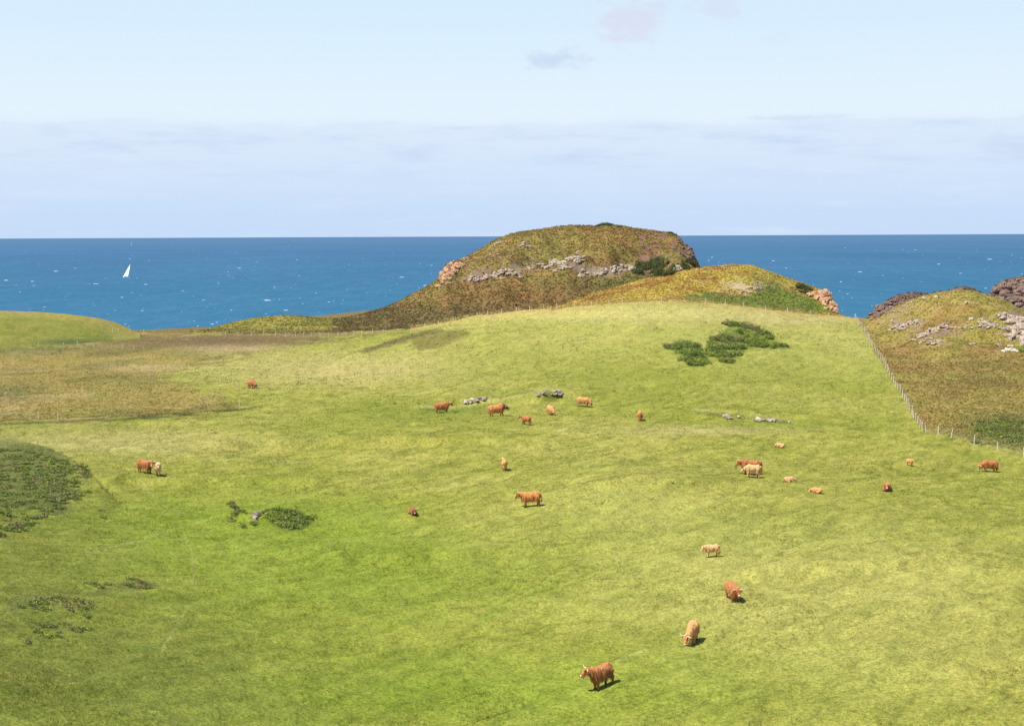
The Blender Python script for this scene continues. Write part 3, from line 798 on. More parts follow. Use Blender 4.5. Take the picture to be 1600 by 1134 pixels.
def thicket(name, label, cat, spots, high=0.85, dens=420, ls=0.10, kind=None):
    """one clump of growth: domes of leaves merged on woody stems; spots = (u, v, radius, palette)"""
    P0 = at(spots[0][0], spots[0][1]); root = None
    V_, F_, C_, SV, SF = [], [], [], [], []; nv = 0
    sub = []
    for (u, v, r, pal) in spots:
        c0_ = at(u, v)
        for _ in range(4 if r > 0.45 else 1):
            a_, d_ = rb.uniform(0, 6.28), rb.uniform(0, .75) * r
            q_ = rb.uniform(.45, .85) * r if r > 0.45 else r
            x_, y_ = c0_.x + d_ * math.cos(a_), c0_.y + d_ * math.sin(a_)
            sub.append((Vector((x_, y_, float(ground(x_, y_)))), q_, pal if rb.random() < .75 else rb.choice(('dark', 'green', 'brown')) if pal != 'deep' else pal))
    for (p, r, pal) in sub:
        p = p - P0; nl = int(dens * r * r) + 90; sd_ = rb.randrange(10 ** 6)
        v_, f_, c_ = bush_mesh(sd_, nl, r, r * 1.1, r * high * rb.uniform(.8, 1.2), PAL[pal][0], PAL[pal][1], ls)
        v_[:, 0] += p.x; v_[:, 1] += p.y
        gz = ground(v_[:, 0] + P0.x, v_[:, 1] + P0.y) - P0.z
        v_[:, 2] += gz - 0.12 * r
        V_.append(v_); F_.append(f_ + nv); C_.append(c_); nv += len(v_)
    o = mesh_obj(name, np.concatenate(V_), np.concatenate(F_), (M_leaf,), np.concatenate(C_))
    o.location = P0
    tag(o, label, cat, kind=kind)


thicket('bramble_thicket', 'rounded dark green thicket at the left end of the scrub on the field brow', 'bushes', [(1047, 543, 1.1, 'brown'), (1056, 545, 1.5, 'dark'), (1066, 543, 1.6, 'dark'), (1078, 545, 1.7, 'dark'), (1090, 548, 1.5, 'dark'), (1068, 553, 1.6, 'dark'),
    (1082, 556, 1.8, 'dark'), (1094, 560, 1.6, 'dark'), (1074, 564, 1.4, 'dark'), (1086, 570, 1.5, 'dark'), (1100, 568, 1.2, 'dark'), (1098, 553, 1.1, 'green')])
thicket('bramble_thicket', 'green thicket in the middle of the scrub on the field brow', 'bushes', [(1112, 536, 1.2, 'brown'), (1124, 532, 1.5, 'dark'), (1136, 530, 1.6, 'dark'), (1148, 533, 1.6, 'brown'), (1116, 546, 1.5, 'green'), (1128, 545, 1.7, 'dark'), (1142, 543, 1.7, 'dark'),
    (1156, 545, 1.5, 'dark'), (1112, 556, 1.2, 'green'), (1122, 556, 1.6, 'dark'), (1136, 558, 1.7, 'dark'), (1150, 556, 1.4, 'dark'), (1132, 566, 1.3, 'green'), (1144, 565, 1.0, 'green')])
thicket('bramble_thicket', 'long arching thicket at the upper right of the scrub on the field brow', 'bushes', [(1136, 507, 1.1, 'dark'), (1146, 509, 1.4, 'dark'), (1157, 510, 1.5, 'dark'), (1168, 512, 1.5, 'brown'), (1180, 516, 1.5, 'brown'), (1190, 522, 1.5, 'dark'), (1200, 529, 1.4, 'dark'),
    (1160, 521, 1.5, 'dark'), (1172, 526, 1.5, 'green'), (1184, 532, 1.5, 'green'), (1170, 536, 1.4, 'green'), (1182, 541, 1.4, 'dark'), (1196, 541, 1.5, 'green'), (1208, 541, 1.3, 'dark'), (1218, 541, 1.1, 'dark'), (1228, 542, 0.9, 'dark'), (1160, 533, 1.3, 'green')])
thicket('bramble_thicket', 'fresh green low thicket right of the pink stone', 'bushes', [(418, 800, .6, 'dark'), (428, 797, .7, 'green'), (438, 798, .7, 'green'), (448, 801, .75, 'dark'), (458, 801, .7, 'dark'), (468, 806, .75, 'dark'), (480, 811, .7, 'dark'), (424, 808, .7, 'green'), (436, 809, .75, 'green'),
    (448, 811, .75, 'green'), (460, 813, .75, 'dark'), (472, 817, .7, 'dark'), (442, 819, .65, 'green'), (454, 823, .7, 'dark'), (464, 825, .55, 'dark')], 0.65, 560, 0.06)
thicket('scrub_bush', 'greyish low bush left of the pink stone', 'bush', [(362, 788, .5, 'brown'), (368, 793, .5, 'brown'), (373, 799, .5, 'dark'), (365, 803, .45, 'brown')], 0.8, 500, 0.06)
thicket('scrub_bush', 'small dark bush just below the pink stone', 'bush', [(394, 818, .4, 'brown'), (400, 820, .4, 'dark')], 0.7, 500, 0.06)
thicket('scrub_bush', 'faint small green bush below the greyish bush in the left field', 'bush', [(362, 814, .4, 'brown'), (374, 820, .35, 'green'), (386, 824, .35, 'green')], 0.5, 400, 0.06)
sp_ = []
for i in range(330):
    u = rb.uniform(-30, 105) if i % 4 else rb.uniform(60, 135); lim = 700 + max(0, u - 20) * 0.25; v = lim + rb.random() ** 1.2 * (135 - max(0, u - 30) * 0.9)
    sp_.append((u, v, rb.uniform(0.3, 0.6), rb.choice(('brown', 'dark', 'dark'))))
thicket('bank_scrub', 'dull green scrub covering the near bank at the left edge', 'scrub', sp_, 0.42, 330, 0.07, kind='stuff')
for lb, (cu, cv, su, sv_, n_) in (('dark heathery bushes in the lower left grass, above the lowest ones', (52, 945, 22, 9, 10)), ('dark heathery bushes in the lower left grass, right of the others at that height', (108, 948, 24, 11, 12)),
                                 ('sparse dark heathery bushes nearest the bottom left corner', (85, 985, 45, 18, 14)), ('dark heathery bushes in a row right of the lower left scrub', (212, 915, 28, 8, 11)),
                                 ('small dark bushes between the left bank and the row of heathery bushes', (150, 915, 18, 8, 5)), ('tiny dark bush on the grass right of the left bank', (158, 800, 8, 5, 3))):
    thicket('heather_bush', lb, 'bushes', [(cu + rb.gauss(0, .6) * su, cv + rb.gauss(0, .6) * sv_, rb.uniform(.22, .42), rb.choice(('brown', 'dark', 'brown'))) for _ in range(n_)], 0.42, 700, 0.05)
thicket('juniper_thicket', 'dark round thicket under the rock band of the headland', 'bushes', [(996, 428, 1.8, 'deep'), (1003, 421, 2.2, 'deep'), (1012, 417, 2.5, 'deep'), (1024, 416, 2.5, 'deep'), (1036, 419, 2.4, 'deep'), (1046, 424, 2.0, 'deep'), (1018, 427, 2.2, 'deep'), (1030, 428, 2.2, 'deep'), (1042, 430, 1.8, 'deep')], .9, 260, .16)
thicket('juniper_thicket', 'dark shrubs on the very top of the headland', 'bushes', [(936, 353, 1.5, 'deep'), (944, 352, 1.8, 'deep'), (952, 352, 1.9, 'deep'), (960, 354, 1.3, 'brown'), (967, 355, 1.1, 'deep')], .6, 260, .14)
thicket('juniper_thicket', 'small shrub on the upper right cliff corner of the headland', 'bushes', [(1048, 365, 1.1, 'deep'), (1055, 368, 1.0, 'deep')], .7, 260, .12)
thicket('juniper_thicket', 'dark shrubs at the foot of the headland right cliff', 'bushes', [(1076, 410, 1.5, 'deep'), (1082, 413, 1.5, 'deep'), (1072, 417, 1.6, 'deep'), (1086, 417, 1.2, 'deep')], .9, 260, .14)
thicket('juniper_bush', 'dark bush beside the orange crag on the middle knoll', 'bush', [(1250, 451, 1.1, 'deep'), (1257, 450, 1.4, 'deep'), (1263, 454, 1.3, 'deep'), (1255, 458, 1.0, 'deep')], 1.0, 400, .12)
thicket('bracken_bank', 'green bracken on the right slope of the middle knoll', 'bracken', [(1190 + q * 108 + rb.uniform(-10, 6), 452 + q * 34 + rb.uniform(-5, 9), rb.uniform(.6, 1.0), rb.choice(('green', 'green', 'dark'))) for q in [rb.random() for _ in range(70)]], .5, 240, .12, kind='stuff')
thicket('bracken_bank', 'dark green bracken beyond the fence at the right edge', 'bracken', [(rb.uniform(1520, 1640), rb.uniform(655, 695), rb.uniform(.4, .8), rb.choice(('dark', 'dark', 'green'))) for _ in range(60)], .5, 300, .09, kind='stuff')
thicket('scrub_bush', 'bright green bush among rocks at the right edge of the photo', 'bush', [(1596, 548, .9, 'green'), (1602, 545, 1.1, 'green'), (1608, 550, 1.0, 'green')], .9, 500, .1)

# ------------------------------------------------------------------ rocks
M_rock = {}
for nm, c0, c1 in (('pale', (0.44, 0.36, 0.27), (0.24, 0.19, 0.14)), ('pink', (0.42, 0.33, 0.25), (0.22, 0.165, 0.125)), ('orange', (0.52, 0.31, 0.17), (0.27, 0.14, 0.075)), ('white', (0.66, 0.58, 0.44), (0.36, 0.31, 0.23)),
                   ('brown', (0.22, 0.145, 0.115), (0.10, 0.066, 0.052))):
    m, t = material('rock_' + nm)
    p = t.n('ShaderNodeTexCoord').outputs['Object']
    nz = t.noise(p, 2.4, 6.0, 0.7); cr = t.n('ShaderNodeTexVoronoi', {'Vector': p, 'Scale': 2.2}, feature='DISTANCE_TO_EDGE').outputs[0]
    cc = t.mix(t.ramp(nz, 0.36, 0.66), c0 + (1,), c1 + (1,))
    lichen = t.noise(p, 5.0, 3.0)
    cc = t.mix(t.ramp(lichen, 0.60, 0.72, 0, 0.5), cc, (0.20, 0.19, 0.09, 1))
    bm_ = t.n('ShaderNodeBump', {'Height': t.math('ADD', nz, t.math('MULTIPLY', t.ramp(cr, 0, 0.12), 0.6)), 'Strength': 0.9, 'Distance': 0.25})
    b = t.n('ShaderNodeBsdfPrincipled', {'Base Color': cc, 'Roughness': 0.9, 'Specular IOR Level': 0.2, 'Normal': bm_.outputs[0]})
    t.n('ShaderNodeOutputMaterial', {'Surface': b.outputs[0]})
    M_rock[nm] = m


def boulder_mesh(seed):
    r = np.random.default_rng(seed)
    bm = bmesh.new(); bmesh.ops.create_icosphere(bm, subdivisions=3, radius=1.0)
    v = np.array([q.co[:] for q in bm.verts])
    # chop by random planes for angular faces
    for _ in range(11):
        n_ = r.normal(0, 1, 3); n_ /= np.linalg.norm(n_); d_ = r.uniform(0.55, 0.85)
        s_ = v @ n_ - d_
        v = v - np.clip(s_, 0, None)[:, None] * n_
    v += r.normal(0, 0.018, v.shape); v[:, 2] *= 0.75
    for q, c_ in zip(bm.verts, v): q.co = c_
    me = bpy.data.meshes.new('boulder'); bm.to_mesh(me); bm.free()
    return me


boulders = [boulder_mesh(i) for i in range(6)]
for me in boulders:
    me.materials.append(M_rock['pale'])
rr = random.Random(5)


def rock_obj(u, v, size, mat, label, group=None, crag=False, flat=1.0, rot=None, wide=1.0):
    me = rr.choice(boulders)
    o = bpy.data.objects.new('boulder', me); C.objects.link(o)
    o.material_slots[0].link = 'OBJECT'; o.material_slots[0].material = M_rock[mat]
    p = at(u, v)
    if True:
        o.location = (p.x, p.y, p.z + size * 0.15 * flat)
        o.rotation_euler = (rr.uniform(-.3, .3), rr.uniform(-.3, .3), rr.uniform(0, 6.28))
        o.scale = (size * wide * rr.uniform(.8, 1.2), size * rr.uniform(.8, 1.2), size * flat * rr.uniform(.8, 1.1))
    return tag(o, label, 'rock', group)


BV = []
for me in boulders:
    a_ = np.array([q.co[:] for q in me.vertices]); f_ = np.array([q.vertices[:] for q in me.polygons]); BV.append((a_, f_))


def outcrop(label, spots, mat, tall=1.0, cnt=7, name='rock_outcrop', jit=0.9):
    """bedrock breaking through the turf: one mesh of jointed angular blocks; spots = (u, v, size)"""
    P0 = at(spots[0][0], spots[0][1]); root = empty(name, P0)
    for sp in spots:
        V_, F_, nv = [], [], 0
        p = at(sp[0], sp[1]); sz = sp[2]
        for k in range(cnt):
            a_, f_ = BV[rr.randrange(6)]
            sc_ = np.array([sz * rr.uniform(.30, .75), sz * rr.uniform(.25, .5), sz * rr.uniform(.30, .55) * tall])
            rt = np.array(Euler((rr.uniform(-.25, .25), rr.uniform(-.25, .25), rr.uniform(0, 6.28))).to_matrix())
            x = p.x + rr.uniform(-1, 1) * sz * jit; y = p.y + rr.uniform(-1, 1) * sz * 0.5
            q = (a_ * sc_) @ rt.T + np.array([x, y, float(ground(x, y)) + sc_[2] * rr.uniform(-.2, .25)]) - np.array(P0)
            V_.append(q); F_.append(f_ + nv); nv += len(q)
        mesh_obj('rock_face', np.concatenate(V_), np.concatenate(F_), (M_rock[mat],), None, root)
    return tag(root, label, 'rock outcrop')


# pale stones by the red cow and the bull
for i in range(15):
    s_ = rr.random()
    rock_obj(724 + s_ * 34, 630 - s_ * 6 + rr.uniform(-2.5, 2.5), rr.uniform(0.26, 0.50), 'white' if s_ < .5 else 'pale', 'pale boulder in the heap between the red cow and the bull', 'boulders heaped right of the red cow', flat=0.8)
for i in range(16):
    rock_obj(rr.uniform(836, 880), rr.uniform(610, 620), rr.uniform(0.26, 0.46), 'pale', 'grey stone in the grassy mound above the tan cow', 'stones in the grassy mound', flat=0.7)
rock_obj(1137, 653, 0.75, 'pale', 'round grey boulder at the left end of the field ledge', flat=0.8)
rock_obj(1142, 654, 0.35, 'pale', 'small grey stone touching the round boulder on the ledge', flat=0.8)
rock_obj(1154, 652, 0.26, 'white', 'small white stone on the ledge just right of the round boulder')
rock_obj(1162, 654, 0.24, 'white', 'small flat white stone in the middle of the field ledge', flat=.6)
for i in range(9):
    rock_obj(1181 + i * 3.7, 657 + rr.uniform(-1.5, 2), rr.uniform(0.42, 0.64), rr.choice(('white', 'pale')), 'white block of the long stone row on the field ledge', 'stone row on the field ledge', flat=0.8)
rock_obj(1233, 660, 0.24, 'white', 'lone white stone at the right end of the field ledge')
rock_obj(400, 806, 0.50, 'pink', 'pinkish stone in the field between two bush clumps', flat=1.2)
rock_obj(403, 802, 0.36, 'pink', 'smaller pinkish stone leaning on the one between the bush clumps')
rock_obj(399, 811, 0.28, 'white', 'little whitish stone at the foot of the pinkish stones')
rock_obj(628, 945, 0.10, 'white', 'tiny white stone lying alone in the lower grass')
rock_obj(1198, 891, 0.11, 'white', 'tiny white stone below the standing tan calf')
rock_obj(10, 615, 0.5, 'pale', 'grey stone in the marsh at the left edge', flat=.6)
outcrop('sunlit orange cliff on the left shoulder of the headland', [(694, 438, 2.0), (697, 430, 2.4), (701, 424, 2.6), (706, 418, 2.6), (712, 413, 2.2), (692, 444, 1.2), (709, 426, 2.0), (715, 418, 1.5)], 'orange', 1.5, 8)
outcrop('left section of the pinkish rock band across the headland', [(738, 438, 1.3), (748, 437, 1.4), (757, 435, 1.8), (768, 433, 1.5), (776, 430, 1.9), (788, 427, 2.0), (800, 427, 1.8), (808, 432, 1.2), (782, 435, 1.2)], 'pink', 1.2, 8)
outcrop('middle section of the rock band, the widest patch on the headland', [(829, 420, 1.1), (842, 414, 1.4), (856, 417, 1.6), (868, 413, 2.0), (880, 411, 2.2), (893, 407, 2.4), (905, 409, 2.0), (884, 419, 1.7), (898, 402, 1.6), (872, 421, 1.3)], 'pale', 1.2, 8)
outcrop('right section of the rock band ending at the dark thicket on the headland', [(906, 431, 1.6), (916, 427, 1.5), (928, 429, 1.2), (940, 426, 1.9), (951, 424, 2.1), (967, 420, 1.7), (978, 419, 1.9), (989, 420, 1.6)], 'pink', 1.3, 8)
outcrop('pinkish rock showing near the upper left edge of the headland', [(772, 383, 1.2), (779, 380, 1.2), (785, 378, .8)], 'pink', .8)
outcrop('pale rock knob high on the headland left of its middle', [(815, 385, 1.3), (822, 383, 1.4), (827, 386, 1.0)], 'pink', 1.0)
outcrop('broken rock strip above the left end of the rock band', [(786, 391, .8), (780, 397, 1.0), (765, 399, 1.1), (770, 405, 1.0), (757, 404, .9), (782, 402, .8), (797, 400, .8), (762, 410, .8)], 'pink', .7, 5)
outcrop('small rock above the left cliff of the headland', [(733, 409, .9), (728, 405, 1.2), (738, 413, .8)], 'pink', .9)
outcrop('small rocks just under the headland top', [(852, 361, .7), (867, 360, .6), (868, 370, .5)], 'pale', .6, 3)
outcrop('reddish rocks on the upper right of the headland', [(1012, 390, 1.0), (1020, 388, 1.0), (1030, 403, 1.1), (1024, 399, .9), (1046, 381, .9), (1055, 390, 1.2)], 'brown', .9, 5)
outcrop('pale crag at the right end foot of the headland', [(1050, 423, 1.3), (1057, 421, 1.5), (1064, 419, 1.4), (1068, 412, .8)], 'pink', 1.2)
outcrop('reddish broken cliff face at the right end of the headland', [(1066, 383, 1.4), (1072, 390, 1.6), (1076, 397, 1.6), (1078, 404, 1.4), (1066, 398, 1.3), (1060, 376, 1.2)], 'brown', 1.2)
for u, v in ((702, 443), (708, 442), (690, 452), (722, 427), (648, 468), (622, 478), (595, 488), (602, 496), (640, 486), (668, 490), (676, 491), (686, 494), (692, 494), (705, 488), (560, 495), (525, 496), (514, 496), (830, 430), (838, 436)):
    rock_obj(u, v, rr.uniform(.3, .6), rr.choice(('pink', 'pale')), 'loose stone on the lower slope of the headland', 'loose stones on the headland slope', flat=.7)
outcrop('pale rock patch on the left front of the middle knoll top', [(1131, 445, .7), (1138, 443, .8), (1145, 441, 0.7)], 'pink', .6)
outcrop('largest pale rock patch on the front of the middle knoll', [(1155, 454, .8), (1163, 456, .9), (1172, 450, 1.1), (1179, 452, 1.1), (1185, 450, .8), (1170, 457, .8)], 'pink', .7)
for u, v, s_ in ((1094, 443, .5), (1099, 442, .55), (1012, 445, .28), (1018, 445, .3), (1121, 448, .4), (1182, 432, .35), (1206, 439, .4), (1200, 448, .4), (1212, 461, .35), (1244, 456, .45), (1230, 436, .3), (1139, 452, .35)):
    rock_obj(u, v, s_, rr.choice(('pale', 'white')), 'scattered pale stone in the bracken of the middle knoll', 'scattered stones on the middle knoll', flat=.7)
outcrop('orange rounded crag at the right end of the middle knoll', [(1272, 462, 2.0), (1278, 464, 2.4), (1285, 467, 2.6), (1292, 471, 2.6), (1297, 477, 2.4), (1299, 484, 1.8), (1286, 459, 1.8), (1294, 463, 1.8)], 'orange', 1.5, 8, jit=.5)
outcrop('pinkish outcrop at the upper left of the right knoll', [(1402, 510, 1.22), (1409, 511, 1.62), (1416, 510, 1.49), (1424, 507, 1.08), (1432, 505, 0.94), (1440, 503, 0.68)], 'pink', .8)
outcrop('thin rocks up the left ridge of the right knoll', [(1398, 497, 0.68), (1392, 490, 0.68), (1402, 484, 0.68), (1412, 478, 0.68), (1424, 471, 0.81)], 'pale', .6, 4)
outcrop('pale diagonal outcrop in the middle of the right knoll', [(1436, 527, 1.22), (1443, 524, 1.49), (1450, 521, 1.62), (1457, 518, 1.49), (1465, 514, 1.35), (1474, 511, 1.22), (1447, 532, 1.22), (1458, 536, 1.22), (1468, 533, 0.94)], 'pink', .8)
outcrop('flat rock step right of the diagonal outcrop on the right knoll', [(1484, 513, 1.08), (1494, 512, 1.08), (1504, 513, 1.08), (1512, 511, 0.81)], 'pink', .6)
outcrop('pale outcrop between the rock step and the right edge face', [(1530, 508, 1.35), (1538, 507, 1.35), (1546, 511, 1.22), (1533, 499, 0.68), (1552, 508, 0.81)], 'pale', .7)
outcrop('pinkish rock face at the right edge of the right knoll', [(1570, 495, 1.49), (1577, 499, 1.89), (1585, 503, 2.16), (1594, 507, 2.29), (1602, 515, 2.29), (1578, 514, 1.49), (1586, 524, 1.76), (1596, 530, 2.16), (1604, 538, 2.03), (1612, 520, 2.29), (1592, 516, 1.89)], 'pink', 1.0, 8)
outcrop('white boulders below the rock face at the right edge', [(1575, 546, 1.08), (1582, 548, 1.08), (1570, 549, 0.68), (1580, 542, 0.81)], 'white', 1.0, 6)
for u, v, s_ in ((1562, 541, 0.54), (1517, 540, 0.47), (1521, 538, 0.41), (1418, 531, 0.41), (1510, 474, 0.47), (1463, 465, 0.54), (1444, 467, 0.68), (1430, 471, 0.54), (1517, 500, 0.68)):
    rock_obj(u, v, s_, rr.choice(('pale', 'white', 'pink')), 'scattered boulder in the turf of the right knoll', 'scattered boulders on the right knoll', flat=.9)
outcrop('dark brown sea rocks left behind the right knoll', [(1364, 493, 1.4), (1370, 488, 1.8), (1380, 483, 2.0), (1392, 476, 2.0), (1380, 490, 2.0), (1372, 494, 1.5)], 'brown', 1.1, 8)
outcrop('dark brown rock behind the right knoll at the right edge', [(1552, 458, 2.2), (1558, 452, 2.4), (1568, 448, 2.6), (1580, 446, 2.8), (1594, 446, 2.8), (1606, 448, 2.8), (1572, 462, 2.8), (1588, 464, 2.8), (1600, 466, 2.8)], 'brown', 1.0, 8)

# ------------------------------------------------------------------ fences
M_post = simple('weathered_wood', (0.58, 0.51, 0.39), 0.9, 12.0, 0.3)
M_wire = simple('galvanised_wire', (0.22, 0.21, 0.18), 0.6)


def post_mesh(h=1.2, r=0.055):
    bm = bmesh.new()
    bmesh.ops.create_cone(bm, segments=8, radius1=r, radius2=r * 0.92, depth=h, cap_ends=True)
    bmesh.ops.translate(bm, verts=bm.verts, vec=(0, 0, h / 2 - 0.15))
    for v_ in bm.verts:
        if v_.co.z > h / 2: v_.co.z += v_.co.x * 0.4
    me = bpy.data.meshes.new('post'); bm.to_mesh(me); bm.free(); me.materials.append(M_post)
    return me


PM = post_mesh()


def fence(name, pts, label, netting=False, height=1.15, post_scale=1.0):
    o0 = pts[0]; root = empty(name, o0)
    tag(root, label, 'fence')
    for p in pts:
        q = bpy.data.objects.new('post', PM); C.objects.link(q); q.parent = root
        q.location = p - o0; q.rotation_euler = (rr.gauss(0, .07), rr.gauss(0, .07), rr.uniform(0, 6)); q.scale = (post_scale, post_scale, height / 1.15 * rr.uniform(.85, 1.12))
    vs, fs = [], []

    def wire(a, b, r):
        d = (b - a).normalized(); s = d.cross(Vector((0, 0, 1))); s = s.normalized() if s.length > 1e-4 else Vector((1, 0, 0)); u_ = s.cross(d)
        k = len(vs)
        for p in (a, b):
            for an in (0, 2.094, 4.189): vs.append(tuple(p - o0 + (s * math.cos(an) + u_ * math.sin(an)) * r))
        for j in range(3): fs.append((k + j, k + (j + 1) % 3, k + 3 + (j + 1) % 3, k + 3 + j))
    for a, b in zip(pts, pts[1:]):
        for hz in ((0.15, .35, .55, .75, 1.0) if netting else (0.3, .65, .98)):
            wire(a + Vector((0, 0, hz * height / 1.15)), b + Vector((0, 0, hz * height / 1.15)), 0.006)
        if netting:
            n_ = max(2, int((b - a).length / 0.6))
            for j in range(1, n_):
                p = a.lerp(b, j / n_); wire(p + Vector((0, 0, .12)), p + Vector((0, 0, .78 * height / 1.15)), 0.005)
    mesh_obj('wire_netting' if netting else 'wire', vs, fs, (M_wire,), None, root)
    return root


def onto(u, y):
    a, _ = ray(u, 500); return Vector((float(a) * y, y, float(ground(a * y, y))))


crest_u = [541, 553, 565, 582, 599, 620, 642, 664, 686, 708, 730, 746, 762, 784, 807, 828, 850, 871, 898, 924, 952, 973, 1006, 1034, 1069, 1102, 1133, 1162, 1196, 1231, 1267, 1295, 1336]
cyy = lambda u: float(np.interp(u, [400, 541, 600, 650, 760, 850, 950, 1100, 1200, 1265, 1336], [385, 366, 360, 349, 338, 328, 322, 322, 325, 328, 331]))
fence('fence', [onto(u, cyy(u)) for u in [352, 372, 392, 412, 430, 446, 462, 474, 486, 500, 514, 528] + crest_u], 'long wire fence with pale wooden posts along the crest of the field below the headland', post_scale=1.3)
ra = [at(1336, 498)]
rp = [(1336, 498), (1350, 517), (1366, 546), (1390, 585), (1414, 626), (1441, 673)]
P3 = [at(u, v) for u, v in rp]
line = []
for a, b in zip(P3, P3[1:]):
    n_ = max(1, int(round((b - a).length / 3.6)))
    for j in range(n_):
        q = a.lerp(b, j / n_); line.append(Vector((q.x, q.y, float(ground(q.x, q.y)))))
line.append(P3[-1])
fence('fence', line, 'grey netting fence running straight down the slope from the crest between pasture and moor', True)
fence('fence', [at(u, v) for u, v in ((1441, 673), (1447, 677), (1466, 681), (1486, 684), (1522, 694), (1559, 703), (1600, 715), (1645, 727))], 'wire fence with wide spaced pale posts from the corner to the right edge', True)
fence('fence', [at(u, v) for u, v in ((60, 541), (100, 542), (121, 541), (147, 543), (175, 544), (192, 545), (209, 547), (225, 548))], 'short line of fence posts crossing the marsh below the left green mound')
fence('fence', [at(u, v) for u, v in ((176, 519), (185, 519), (203, 521), (225, 521), (240, 522))], 'few fence posts at the shore edge of the marsh')
for u, v, lb in ((233, 591, 'lone wooden post at the tip of the straw patch in the marsh'), (374, 635, 'lone wooden post at the right corner of the marsh'), (91, 657, 'leaning wooden post at the lower edge of the marsh'),
                 (61, 656, 'lone wooden post leftmost along the lower edge of the marsh')):
    q = bpy.data.objects.new('fence_post', PM); C.objects.link(q); q.location = at(u, v); q.rotation_euler = (0, rr.uniform(-.12, .12), 0)
    tag(q, lb, 'fence post')


# ------------------------------------------------------------------ cattle
def coat(name, c0, c1, c2, head=None):
    m, t = material(name)
    p = t.n('ShaderNodeTexCoord').outputs['Object']
    hair = t.noise(t.mapping(p, (10, 10, 3)), 1.0, 4.0, 0.65); big = t.noise(p, 2.2, 3.0, 0.6)
    cc = t.mix(t.ramp(hair, 0.3, 0.7), c0 + (1,), c1 + (1,)); cc = t.mix(t.ramp(big, 0.5, 0.68, 0, 0.85), cc, c2 + (1,))
    if head:
        xx = t.n('ShaderNodeSeparateXYZ', {0: p}).outputs['X']
        cc = t.mix(t.ramp(xx, 0.55, 0.85), cc, head + (1,))
    bm_ = t.n('ShaderNodeBump', {'Height': hair, 'Strength': 0.7, 'Distance': 0.05})
    b = t.n('ShaderNodeBsdfPrincipled', {'Base Color': cc, 'Roughness': 0.75, 'Specular IOR Level': 0.25, 'Sheen Weight': 0.35, 'Sheen Tint': (1.0, 0.72, 0.40, 1), 'Normal': bm_.outputs[0]})
    t.n('ShaderNodeOutputMaterial', {'Surface': b.outputs[0]})
    return m


COAT = {
    'red': coat('red_coat', (0.40, 0.148, 0.040), (0.17, 0.052, 0.014), (0.26, 0.082, 0.021)),
    'ginger': coat('ginger_coat', (0.49, 0.200, 0.052), (0.27, 0.092, 0.020), (0.37, 0.130, 0.028)),
    'dark': coat('dark_red_coat', (0.24, 0.088, 0.026), (0.10, 0.032, 0.011), (0.16, 0.050, 0.016)),
    'tan': coat('tan_coat', (0.58, 0.29, 0.11), (0.34, 0.125, 0.036), (0.46, 0.175, 0.050)),
    'cream': coat('cream_coat', (0.58, 0.35, 0.165), (0.38, 0.185, 0.070), (0.53, 0.28, 0.11)),
    'patch': coat('patched_cream_coat', (0.60, 0.42, 0.25), (0.50, 0.30, 0.16), (0.26, 0.10, 0.05)),
    'bull': coat('bull_coat', (0.42, 0.17, 0.05), (0.30, 0.10, 0.028), (0.36, 0.12, 0.03), head=(0.085, 0.030, 0.016)),
}
M_horn = simple('horn', (0.55, 0.46, 0.29), 0.45, 3.0, 0.15)
M_muz = simple('pale_muzzle', (0.62, 0.40, 0.32), 0.5)
M_eye = simple('eye', (0.012, 0.008, 0.006), 0.25)
M_hoof = simple('hoof', (0.05, 0.035, 0.025), 0.6)


def tube_bm(bm, pts, radii, seg=10, cap=True):
    pts = [Vector(p) for p in pts]; rings = []
    for i, (p, r) in enumerate(zip(pts, radii)):
        d = (pts[min(i + 1, len(pts) - 1)] - pts[max(i - 1, 0)]).normalized()
        s = d.cross(Vector((0, 1, 0.01))).normalized(); u_ = s.cross(d)
        rings.append([bm.verts.new(p + (s * math.cos(k * 2 * math.pi / seg) + u_ * math.sin(k * 2 * math.pi / seg)) * r) for k in range(seg)])
    for a, b in zip(rings, rings[1:]):
        for k in range(seg):
            bm.faces.new((a[k], a[(k + 1) % seg], b[(k + 1) % seg], b[k]))
    if cap:
        bm.faces.new(rings[0][::-1]); bm.faces.new(rings[-1])
    return rings


def ell(bm, c, r, rot=(0, 0, 0), seg=14):
    bmesh.ops.create_uvsphere(bm, u_segments=seg, v_segments=seg - 4, radius=1.0, matrix=Matrix.Translation(c) @ Euler(rot).to_matrix().to_4x4() @ Matrix.Diagonal((*r, 1)))


def chain(bm, pts, radii):
    tube_bm(bm, pts, radii)
    for p, r in zip(pts, radii): ell(bm, p, (r, r, r), seg=10)


def bm_obj(name, bm, mat, parent, smooth=True):
    bmesh.ops.recalc_face_normals(bm, faces=bm.faces)
    me = bpy.data.meshes.new(name); bm.to_mesh(me); bm.free()
    if smooth: me.polygons.foreach_set('use_smooth', [True] * len(me.polygons))
    me.materials.append(mat)
    o = bpy.data.objects.new(name, me); C.objects.link(o); o.parent = parent
    return o


